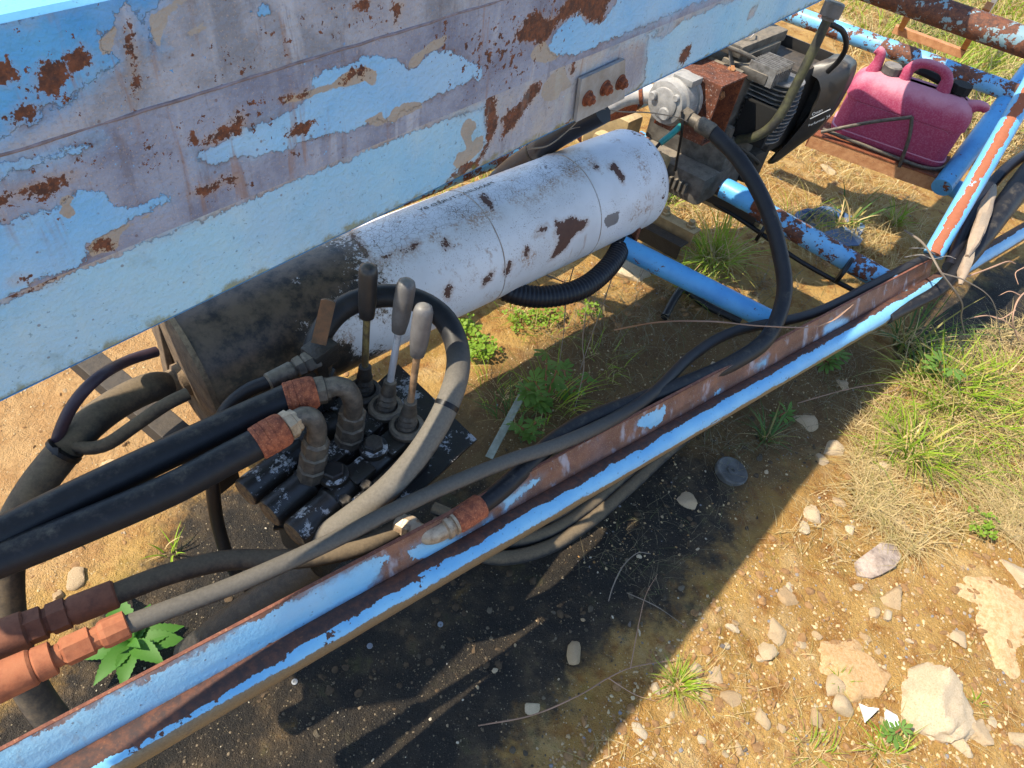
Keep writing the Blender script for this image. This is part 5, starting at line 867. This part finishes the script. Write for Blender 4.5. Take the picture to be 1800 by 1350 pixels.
gravel('gravel', [(1150, 300), (1500, 200), (1800, 180), (1800, 420), (1500, 470), (1200, 520), (1000, 520)], 1300, .002, .008, 'gravel and earth crumbs around the cross tubes', 24)

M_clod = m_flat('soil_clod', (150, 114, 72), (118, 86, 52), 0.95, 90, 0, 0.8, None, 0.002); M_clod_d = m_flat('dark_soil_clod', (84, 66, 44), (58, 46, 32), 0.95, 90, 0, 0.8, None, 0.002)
def clods(P, n, s0, s1, mat, lab, seed):
    r = np.random.RandomState(seed); mb = MB(); base = [rockshape(500 + i, I1, 14, .55, .12) for i in range(5)]
    for x, y in inpoly(P, n, r):
        p = on_ground(x, y); s = s0 + (s1 - s0) * r.rand() ** 3; B, F = base[r.randint(5)]; a = r.uniform(0, 6.28); c_, s_ = math.cos(a), math.sin(a); B = B * s; mb.add(np.stack([B[:, 0] * c_ - B[:, 1] * s_, B[:, 0] * s_ + B[:, 1] * c_, B[:, 2]], 1) + p, F)
    tag(mb.build('soil_clods', mat, None, True, sharp=40), lab, 'soil', kind='stuff')
clods([(900, 1400), (1100, 1180), (1290, 1000), (1480, 830), (1820, 900), (1820, 1400)], 900, .003, .016, M_clod, 'crumbly ochre soil lumps on the sunlit ground', 71)
clods([(-20, 640), (300, 540), (900, 300), (1000, 430), (700, 640), (400, 800), (130, 1040), (-20, 1040)], 500, .002, .012, M_clod, 'sandy lumps on the bright ground at left', 72)
clods([(860, 560), (1150, 400), (1500, 200), (1800, 180), (1800, 420), (1500, 480), (1200, 560), (1000, 600)], 800, .003, .022, M_clod, 'sandy lumps of earth around the cross tubes', 73)
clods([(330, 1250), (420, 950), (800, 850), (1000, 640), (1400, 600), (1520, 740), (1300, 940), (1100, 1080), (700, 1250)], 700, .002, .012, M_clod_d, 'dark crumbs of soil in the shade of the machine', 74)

# ================================================================== grass
def blades(px, h, w, bend, r, kmin=0.5, az=None, spread=None):
    n = len(px); B = np.array(px); a = r.uniform(0, 6.28, n) if az is None else az; hh = h * r.uniform(kmin, 1, n); be = bend * r.uniform(.3, 1.2, n); ln = np.stack([np.cos(a), np.sin(a), 0 * a], 1)
    ta = a + r.uniform(-.8, .8, n) + math.pi / 2; sd = np.stack([np.cos(ta), np.sin(ta), 0 * a], 1); kk = r.uniform(-.4, .4, n); T = [0, .25, .5, .75, 1.0]; V = []
    for t in T:
        c = B + Z * (hh * (t - 0.55 * np.clip(be, 0, 1.2) * t * t))[:, None] + ln * (hh * be * t * t + hh * .18 * t)[:, None] + sd * (hh * kk * t * t * .5)[:, None]; ww = (w * r.uniform(.7, 1.2, n) * (1 - t) ** .6 * (0.7 + .6 * min(t * 4, 1)) / 1.3 if t < 1 else np.zeros(n))[:, None] * .5
        V += [c - sd * ww, c + sd * ww + Z * 0.0]
    V = np.stack(V, 1); m = 10; F = []
    for i in range(n):
        o = i * m; F += [(o, o + 1, o + 3, o + 2), (o + 2, o + 3, o + 5, o + 4), (o + 4, o + 5, o + 7, o + 6), (o + 6, o + 7, o + 8)]
    return V.reshape(-1, 3), F
def tuft(x, y, n, h, sp, w, bend, mat, lab, seed, kmin=.4, dry=None):
    r = np.random.RandomState(seed); c = on_ground(x, y); a = r.uniform(0, 6.28, n); d = sp * np.sqrt(r.rand(n)); P = c + np.stack([np.cos(a) * d, np.sin(a) * d, 0 * a], 1); P[:, 2] = gh(P[:, 0], P[:, 1]) - .004
    t = thing('grass_tuft', lab, 'grass', c); MB().add(*blades(P, h, w, bend, r, kmin, a + r.normal(0, .5, n))).build('blades', mat, t, True, sharp=0)
    nd = int(n * .5) if dry is None else dry
    if nd: MB().add(*blades(P[r.randint(0, n, nd)] + r.normal(0, sp * .4, (nd, 3)) * [1, 1, 0], h * .7, w * .7, bend * 1.5, r, .3)).build('dead_blades', M_dry, t, True, sharp=0)
tuft(1188, 1205, 75, .085, .022, .0032, .9, M_grass, 'bright green grass tuft in the sun at the shadow edge', 1, dry=30)
tuft(1348, 775, 36, .15, .02, .006, .9, M_grass_d, 'dark green grass tuft in shade just below the rail', 2, dry=10)
tuft(1252, 462, 130, .24, .06, .007, 1.0, M_grass, 'large sunlit green tuft between the two cross tubes', 3, dry=90)
tuft(1215, 505, 50, .14, .07, .005, 1.0, M_grass, 'small green tuft in front of the large sunlit one', 33, dry=40)
tuft(1590, 612, 46, .30, .05, .008, .9, M_grass_d, 'long bladed green tuft in shade at the right end of the rail', 4, dry=40)
tuft(1650, 680, 110, .22, .12, .007, 1.0, M_grass, 'tall green and dry clump right of the rail end', 5, dry=120)
tuft(1605, 800, 60, .20, .06, .008, .8, M_grass, 'bright upright tuft at the shadow edge in dry grass', 6, dry=50)
tuft(1700, 745, 70, .22, .12, .006, 1.1, M_grass, 'leaning green tuft at right among dry grass', 7, dry=90)
tuft(1770, 690, 50, .22, .10, .006, 1.0, M_grass, 'green tuft near the right edge in dry grass', 8, dry=80)
tuft(1480, 408, 16, .26, .03, .014, .6, M_grass_d, 'broad bladed tuft growing through the blue plastic', 9, dry=30)
tuft(1572, 392, 40, .13, .03, .007, .8, M_grass, 'small bright tuft in sun below the fuel can', 10, dry=20)
tuft(1400, 400, 40, .2, .10, .004, .9, M_grass, 'thin dry tuft left of the blue plastic', 11, dry=80)
tuft(300, 972, 10, .09, .015, .006, .8, M_grass, 'tiny grass sprout between the thick hoses and muddy hose', 12, dry=3)
tuft(1475, 1200, 26, .05, .014, .003, .9, M_grass, 'yellowish little tuft left of the large cream rock', 13, dry=24)
tuft(1716, 1236, 14, .05, .01, .003, .9, M_grass, 'little tuft at the right side of the large cream rock', 14, dry=10)
tuft(1560, 1330, 40, .09, .04, .004, 1.0, M_grass, 'green tuft at the bottom edge below the large cream rock', 15, dry=40)
tuft(1430, 1330, 30, .07, .05, .003, 1.1, M_grass, 'sparse yellow tuft at the bottom edge', 16, dry=50)
tuft(1160, 350, 60, .16, .08, .006, .9, M_grass, 'green tuft behind the tank end', 17, dry=40)
tuft(905, 555, 24, .16, .05, .004, .7, M_grass, 'thin grass sprigs beneath the corrugated hose', 18, dry=40)
tuft(860, 690, 30, .12, .06, .003, .8, M_grass, 'wispy grass on sunlit soil right of the loop', 91, dry=20)
tuft(965, 715, 60, .20, .07, .004, .7, M_grass, 'wispy green clump among the lobed weeds behind the rail', 94, dry=20)
tuft(905, 740, 40, .14, .06, .004, .8, M_grass_d, 'dark wispy grass beside the pale sliver', 95, dry=20)
tuft(1060, 640, 30, .10, .08, .003, .9, M_grass, 'wispy grass in dappled shade behind the rail', 92, dry=30)
tuft(960, 590, 40, .09, .08, .003, .9, M_grass, 'bright thin grass under the corrugated hose loop', 93, dry=30)
tuft(500, 590, 18, .10, .03, .004, .8, M_grass, 'grass sprig on sand beyond the tank', 19, dry=4)
for i, (x, y, n, h, sp, m, lab) in enumerate([(1640, 150, 110, .38, .18, M_grass, 'tall green tuft beyond the blue tube, right of the hanging step'), (1730, 120, 120, .40, .2, M_grass, 'bright tall grass left of the top right corner'), (1610, 60, 80, .42, .14, M_grass_d, 'grey green reedy tuft inside the hanging step'), (1770, 30, 100, .40, .25, M_grass, 'grass clump at the top right corner'), (1540, 70, 60, .3, .15, M_grass, 'yellowing tuft between engine and hanging step'), (1720, 230, 60, .2, .15, M_grass, 'low tuft in sun behind the strut'), (1560, 200, 40, .14, .2, M_grass, 'low grass behind the fuel can'), (1490, 5, 60, .35, .2, M_grass, 'grass clump at the top edge beyond the engine')]):
    tuft(x, y, n, h, sp, .009, .9, m, lab, 40 + i, dry=n)
def drystuff(name, P, n, h, w, bend, mat, lab, seed, kmin=.3):
    r = np.random.RandomState(seed); L = inpoly(P, n, r); B = np.array([W(x, y, 0) for x, y in L]); B[:, 2] = gh(B[:, 0], B[:, 1]) - .002
    k = vnoise(B[:, 0], B[:, 1], 4.0) + .5 * vnoise(B[:, 0], B[:, 1], 13) > r.uniform(-.45, .35, len(B)); B = B[k]; tag(MB().add(*blades(B, h, w, bend, r, kmin)).build(name, mat, None, True, sharp=0), lab, 'dry grass', kind='stuff')
drystuff('dry_grass', [(1490, 760), (1560, 660), (1680, 600), (1830, 560), (1830, 960), (1700, 930), (1600, 980), (1500, 900)], 13000, .075, .0024, 1.9, M_dry, 'matted straw coloured dry grass at the right', 61)
drystuff('dry_grass', [(1180, 800), (1300, 640), (1560, 540), (1600, 640), (1500, 740), (1380, 800)], 1500, .07, .0022, 1.8, M_dry_g, 'dead grey grass litter in shade along the rail', 62)
drystuff('dry_grass', [(860, 480), (1000, 420), (1150, 420), (1420, 480), (1540, 560), (1200, 640), (1000, 640)], 1900, .10, .0025, 1.6, M_dry_g, 'dead grass litter between the cross tube and tank', 63)
drystuff('dry_grass', [(1100, 300), (1400, 260), (1600, 340), (1640, 440), (1540, 520), (1380, 440), (1150, 440)], 3200, .10, .003, 1.5, M_dry, 'dry grass around the cross tubes', 64)
drystuff('dry_grass', [(1420, -120), (1900, -120), (1900, 330), (1700, 300), (1560, 240), (1480, 170)], 9000, .24, .006, 1.2, M_dry, 'field of dry grass beyond the machine', 65)
drystuff('dry_grass', [(1370, 350), (1540, 350), (1560, 460), (1400, 460)], 700, .14, .003, 1.0, M_dry, 'dry stalks around the crushed blue tub', 70)
drystuff('green_grass', [(1500, -120), (1900, -120), (1900, 200), (1600, 170)], 3000, .24, .007, 1.1, M_grass, 'green grass mixed through the dry field beyond', 66)
drystuff('dry_grass', [(1000, 1350), (1300, 1100), (1560, 1160), (1800, 1120), (1800, 1350)], 420, .05, .0016, 2.0, M_dry, 'scattered straw over the sunlit stony soil', 67)
drystuff('dry_grass', [(560, 460), (760, 320), (960, 220), (1000, 280), (800, 400), (640, 480)], 900, .12, .003, 1.2, M_dry, 'dry grass seen in the gap between boom and tank', 83)
drystuff('green_grass', [(600, 440), (760, 330), (960, 240), (980, 280), (800, 390)], 350, .13, .004, 1.0, M_grass, 'green grass seen in the gap between boom and tank', 84)
drystuff('dry_grass', [(860, 700), (1000, 580), (1300, 600), (1400, 640), (1180, 720), (960, 800)], 700, .05, .0016, 2.0, M_dry_g, 'straw litter on brown soil behind the rail', 81)
drystuff('dry_grass', [(1000, 1000), (1200, 820), (1450, 690), (1480, 760), (1300, 920), (1150, 1060)], 500, .045, .0014, 2.2, M_dry_g, 'straw litter on dark soil below the rail', 82)
drystuff('dry_grass', [(1300, 960), (1480, 830), (1560, 900), (1600, 1000), (1420, 1010)], 420, .06, .0018, 2.0, M_dry, 'thin straw at the edge of the dry patch', 68)
drystuff('green_grass', [(1500, 800), (1600, 680), (1800, 620), (1800, 800), (1650, 880)], 900, .14, .004, 1.2, M_grass, 'green blades rising through the matted dry grass', 69)

# ================================================================== leafy weeds
def leafmesh(name, L, Wd, mat, serr=0.0, fold=0.25, droop=0.5, n=12):
    V = []; F = []
    for i in range(n + 1):
        t = i / n; w = Wd * .5 * (math.sin(math.pi * min(1, t * 1.02) ** .75) ** .9 + .06) * (1 + serr * (1 if i % 2 else -1)); z = L * (.32 * t - droop * t * t)
        V += [(-w, L * t, z + w * fold), (0, L * t, z), (w, L * t, z + w * fold)]
    for i in range(n):
        a = i * 3; F += [(a, a + 1, a + 4, a + 3), (a + 1, a + 2, a + 5, a + 4)]
    return mesh(name, V, F, mat, True, 180)
def child(name, me, root, loc, rot, s):
    o = bpy.data.objects.new(name, me); col.objects.link(o); o.parent = root; o.location = tuple(loc); o.rotation_euler = rot; o.scale = (s, s, s); return o
lr_ = leafmesh('leaf', 1.0, .40, M_ros, .07, .3, .40, 22)
rc = on_ground(236, 1138); ros = thing('rosette_weed', 'bright green rosette of toothed leaves on dark soil inside the rail', 'weed', rc)
for i, (tx, ty, k) in enumerate([(148, 1162, 0), (222, 1218, 0), (292, 1172, .02), (318, 1095, .03), (262, 1060, .03), (190, 1085, .02), (330, 1130, 0), (172, 1210, 0), (205, 1050, .01)]):
    d = W(tx, ty, k) - rc; L = np.linalg.norm(d[:2]); child('leaf', lr_, ros, (0, 0, .012 + .004 * (i % 3)), (R_(4 + 5 * (i % 3)), 0, math.atan2(d[1], d[0]) - math.pi / 2), L * 1.02)
for a, s in ((.5, .06), (2.4, .055), (4.3, .05)): child('leaf', lr_, ros, (0, 0, .03), (R_(40), 0, a), s)
def lobed(mat):
    V = [(0, 0, 0)]; F = []
    for k, a in enumerate(np.radians([-75, -38, 0, 38, 75])):
        L = [.62, .85, 1, .85, .62][k]; d = np.array([math.sin(a), math.cos(a), 0]); s = np.array([d[1], -d[0], 0]); b = len(V)
        for t, w in ((.35, .09), (.65, .17), (.85, .12)): V += [tuple(d * L * t - s * w * L + [0, 0, .03 - .12 * t * t]), tuple(d * L * t + s * w * L + [0, 0, .03 - .12 * t * t])]
        V.append(tuple(d * L + [0, 0, -.12])); F += [(0, b + 1, b), (b, b + 1, b + 3, b + 2), (b + 2, b + 3, b + 5, b + 4), (b + 4, b + 5, b + 6)]
    return mesh('leaf', V, F, mat, True, 180)
lob = lobed(M_weed); lan = leafmesh('leaf', 1.0, .3, M_weed, .12, .3, .3, 10)
def weed(x, y, hs, lab, seed, n, ls, sp):
    r = np.random.RandomState(seed); c = on_ground(x, y); t = thing('leafy_weed', lab, 'weed', c)
    for k in range(hs):
        a = r.uniform(0, 6.28); top = np.array([math.cos(a) * sp * r.uniform(.3, 1), math.sin(a) * sp * r.uniform(.3, 1), r.uniform(.6, 1) * sp * 2.0]); P = [c, c + top * [.35, .35, .5], c + top]
        MB().add(*tube(P, [.0035, .0028, .0018], 7)).build('stem', M_stem, t)
        for j in range(n):
            f = .25 + .75 * j / (n - 1); child('leaf', lob if r.rand() < .7 else lan, t, top * [f, f, .5 * f + .5 * f * f] , (R_(r.uniform(-5, 35)), R_(r.uniform(-15, 15)), r.uniform(0, 6.28)), ls * r.uniform(.7, 1.15))
weed(955, 720, 5, 'upright weed with lobed leaves and reddish stem between tank and rail', 5, 9, .045, .085)
weed(925, 765, 3, 'low dark weed at the foot of the upright one beside the rail', 6, 6, .036, .05)
weed(1000, 700, 2, 'grey green weed right of the upright lobed one', 7, 6, .038, .055)
weed(1445, 640, 2, 'small leafy weed in shade below the rail end', 8, 5, .05, .04)
weed(1365, 735, 1, 'tiny round leaved seedling in shade near the dark tuft', 9, 6, .045, .03)
weed(1640, 665, 2, 'broad leaved sunlit weed within the dry grass', 10, 5, .06, .05)
weed(1555, 1300, 1, 'small leafy seedling below the white plastic scraps', 12, 5, .035, .03)
weed(808, 545, 1, 'pale leafy sprout just under the tank', 13, 4, .07, .05)
# clover: heads of three round leaflets, one mesh for each leaf
cl = MB(); aa = np.linspace(0, 6.28, 8)[:-1]
V = [(0, 0, 0)]; F = []
for k in range(3):
    a0 = k * 2.094; b = len(V); c_ = np.array([math.cos(a0), math.sin(a0), 0]) * .55; V += [tuple(c_ + .42 * np.array([math.cos(a), math.sin(a), .25 * math.cos(a - a0)])) for a in aa]; F.append(tuple(range(b, b + 7)))
clm = mesh('leaf', V[0:], F, M_clover, False)
def clover(L, n, lab, seed, s=.011):
    r = np.random.RandomState(seed); c = on_ground(*np.mean(L, 0)); t = thing('clover_patch', lab, 'clover', c)
    for x, y in inpoly(L, n, r):
        p = on_ground(x, y); h = r.uniform(.01, .045); child('leaf', clm, t, p + Z * h - c, (r.uniform(-.4, .4), r.uniform(-.4, .4), r.uniform(0, 6.28)), s * r.uniform(.7, 1.3))
clover([(795, 575), (830, 570), (850, 600), (880, 625), (850, 640), (825, 640), (805, 600)], 110, 'bright green clover patch right of the hose loop', 1, .013)
clover([(880, 560), (960, 545), (1000, 560), (940, 590), (890, 590)], 60, 'sparse sunlit clover below the corrugated hose', 2)
clover([(1010, 545), (1060, 530), (1070, 560), (1020, 580)], 26, 'thin clover scatter right of the sparse sunlit patch', 3)
clover([(1690, 900), (1740, 920), (1750, 960), (1700, 950)], 36, 'low green ground plant in dry grass at right', 4, .010)

# ================================================================== twigs, bark and scraps
def twig(lab, C, r, mat=M_twig, side=()):
    o = MB().add(*tube([np.asarray(c) for c in C], [r, r * .9, r * .6], 7, lump=.5)).build('dry_twig', mat, None, True); tag(o, lab, 'twig')
    for S in side: MB().add(*tube([np.asarray(c) for c in S], [r * .7, r * .3], 6)).build('side_shoot', mat, o)
    return o
twig('long pinkish dead stem lying across the pump hose onto the rail', pts((1080, 580, .22), (1160, 566, .36), (1250, 565, .42), (1340, 573, .44), (1440, 573, .42), (1495, 540, .44)), .0022, side=[pts((1440, 573, .42), (1470, 560, .45), (1500, 535, .47))])
twig('thin vertical dead stem in front of the corrugated hose', pts((1008, 470, .40), (996, 520, .32), (990, 590, .16), (983, 640, .04)), .0018, M_twig_g)
twig('bent vertical dead stem left of the blue cross tube', pts((1090, 425, .45), (1075, 490, .36), (1040, 590, .14), (1020, 650, .02)), .0018, M_twig_g)
twig('slanting dead stem leaning on the tank', pts((865, 380, .62), (880, 420, .58), (930, 470, .45), (1000, 500, .38), (1070, 540, .15)), .0020, M_twig_g, [pts((930, 470, .45), (960, 520, .33), (1000, 560, .2))])
twig('wavy dead stem rising from the lobed weed', pts((1030, 550, .30), (1024, 600, .22), (1026, 650, .14), (1010, 720, .04)), .0018, M_twig_g)
twig('brown branch crossing the foot of the strut', pts((1590, 405, .40), (1625, 430, .42), (1655, 480, .40), (1690, 530, .30), (1690, 560, .20), (1700, 600, .06)), .0035, M_twig_g, [pts((1655, 480, .40), (1700, 495, .36), (1745, 530, .26), (1760, 600, .06))])
twig('pinkish curved shoot right of the rail end', pts((1690, 490, .34), (1730, 475, .34), (1770, 460, .34), (1785, 463, .33)), .003)
twig('pinkish branched shoot at the right edge', pts((1830, 500, .2), (1795, 520, .2), (1780, 560, .16), (1790, 600, .05)), .003, side=[pts((1795, 520, .2), (1775, 512, .22), (1755, 520, .2)), pts((1785, 545, .18), (1760, 560, .16), (1740, 555, .15)), pts((1800, 470, .25), (1785, 480, .24), (1790, 500, .22))])
twig('thin pink shoot low among the right hand grass', pts((1700, 560, .12), (1740, 555, .12), (1775, 570, .08), (1800, 600, .03)), .0022)
twig('long thin twig on soil crossing the shadow edge at the bottom', [on_ground(x, y, d) for x, y, d in [(840, 1278, .01), (930, 1265, .03), (1010, 1235, .05), (1060, 1205, .05), (1110, 1180, .03), (1200, 1160, .01)]], .0016, side=[[on_ground(1100, 1187, .04), on_ground(1112, 1110, .06), on_ground(1120, 1070, .08), on_ground(1138, 1038, .09)], [on_ground(1060, 1205, .05), on_ground(1110, 1225, .02), on_ground(1150, 1235, .01)]])
twig('short twig on dark soil above the long thin one', [on_ground(x, y, d) for x, y, d in [(1068, 1060, .01), (1075, 1035, .02), (1090, 1005, .03), (1115, 982, .03), (1140, 980, .02)]], .0016, M_twig_g)
twig('fine dead twig over dark soil below the oily coil', [on_ground(x, y, d) for x, y, d in [(1100, 1045, .01), (1150, 1072, .02), (1200, 1102, .01)]], .0012, M_twig_g)
twig('curled dry stalk in shade beside the dry grass', [on_ground(x, y, d) for x, y, d in [(1400, 712, .01), (1480, 695, .03), (1540, 688, .04), (1565, 690, .05), (1560, 702, .05), (1540, 706, .04)]], .0018, M_twig)
twig('thin dead vine looped over the taped bundle', pts((930, 262, .78), (965, 255, .74), (1000, 228, .76), (1020, 208, .79)), .0018, M_twig_g, [pts((1000, 228, .76), (1015, 224, .74), (1060, 218, .7))])
twig('thin dead vine hanging in front of the pump', pts((1040, 188, .8), (1090, 196, .76), (1140, 198, .75), (1190, 206, .74), (1208, 214, .72)), .0018, M_twig_g)
twig('bundle end of tying wire at the foot of the strut', pts((1590, 452, .37), (1620, 448, .38), (1640, 455, .385), (1665, 450, .38), (1680, 455, .37)), .0016, M_wire, [pts((1598, 436, .38), (1625, 437, .385), (1645, 447, .385))])
bk = [(-.5, -.12, 0), (-.42, .1, .06), (-.1, .2, .12), (.2, .3, .1), (.5, .24, .04), (.46, .02, .05), (.2, -.14, .08), (-.1, -.2, .05), (-.3, -.22, .03)]
p = on_ground(1542, 992); s_ = 105 * pxm(p); bx_, by_ = unit(W(1600, 975) - W(1490, 1000)), None; by_ = np.cross(Z, bx_)
top = np.array([p + bx_ * a * s_ + by_ * b * s_ + Z * (c * s_ + .006) for a, b, c in bk]); cen = top.mean(0) + Z * .012; V = np.concatenate([top, top - Z * .010, [cen], [cen - Z * .014]]); k = len(bk)
F = [(i, (i + 1) % k, 2 * k) for i in range(k)] + [(i, k + i, k + (i + 1) % k, (i + 1) % k) for i in range(k)] + [(k + (i + 1) % k, k + i, 2 * k + 1) for i in range(k)]
tag(MB().add(V, F).build('bark_piece', M_bark, None, False), 'curled piece of grey weathered bark on sunlit soil', 'bark')
for i, (P, lab) in enumerate([([(1505, 1240), (1518, 1248), (1535, 1252), (1524, 1262), (1513, 1275), (1508, 1262)], 'torn white plastic scrap, left one of two beside the large rock'), ([(1552, 1250), (1568, 1262), (1572, 1280), (1560, 1284), (1548, 1268), (1545, 1258)], 'torn white plastic scrap, right one of two beside the large rock')]):
    tag(MB().add(*plate([on_ground(x, y, .012 + .006 * ((j * 7) % 3)) for j, (x, y) in enumerate(P)], Z, .003)).build('plastic_scrap', M_plastic_w, None, False), lab, 'plastic scrap')
p = on_ground(1284, 830); tag(MB().add(*lathe(p - Z * .006, Z + .15 * cR, [(0, .047), (.016, .047), (.019, .043), (.015, .036), (.014, .016), (.018, .014), (.018, .006), (.014, .005)], 32)).build('buried_disc', M_disc, None), 'grey round disc half buried in dark soil below the rail', 'disc')
for x, y, lab in [(650, 1136, 'bright washer on the black soil nearest the rail'), (518, 1199, 'pale washer on black soil, left of the bright one'), (774, 1098, 'small pale washer on black soil right of the other two')]:
    p = on_ground(x, y); tag(MB().add(*lathe(p + Z * .001, Z, [(0, .0065), (.002, .0065), (.0021, .003), (.0005, .0028)], 16)).build('washer', M_washer, None, False), lab, 'washer')
tag(MB().add(*beam(on_ground(858, 812, .02), on_ground(918, 705, .05), .022, .003, up=Z)).build('plastic_sliver', m_flat('pale_sliver', (150, 156, 140), (120, 124, 110), .6), None, False), 'pale flat sliver leaning among the weeds behind the rail', 'sliver')
# blue plastic tub, crushed and half buried
p = on_ground(1452, 405); tub = thing('blue_plastic_tub', 'crushed blue plastic tub half buried in dry grass behind the cross tube', 'plastic tub', p)
def tubring(h, r, z, n=40):
    a = np.linspace(0, 2 * np.pi, n, endpoint=False); k = 1 + .16 * vnoise(np.cos(a) * 1.0 + 5, np.sin(a) + h, 1.6) + .05 * np.sin(a * 5 + h * 3); return np.stack([p[0] + 1.25 * r * k * np.cos(a), p[1] + .85 * r * k * np.sin(a), p[2] + z + .03 * vnoise(np.cos(a) * 2, np.sin(a) * 2 + h, 1.4)], 1)
RR_ = [tubring(0, .085, -.02), tubring(0, .10, .025), tubring(0, .112, .03), tubring(0, .110, .038), tubring(0, .098, .035), tubring(1, .08, .005), tubring(2, .04, .01)]; n_ = 40; V = np.concatenate(RR_)
F = [(i * n_ + j, i * n_ + (j + 1) % n_, (i + 1) * n_ + (j + 1) % n_, (i + 1) * n_ + j) for i in range(6) for j in range(n_)] + [tuple(range(6 * n_, 7 * n_))]; MB().add(V, F).build('shell', M_bluepl, tub, True, sharp=50)
sp_ = MB().add(*plate([on_ground(x, y, .03 + .015 * (i % 2)) for i, (x, y) in enumerate([(1440, 420), (1475, 415), (1510, 432), (1500, 448), (1465, 445)])], Z, .003)).build('torn_flap', M_bluepl, tub, False)
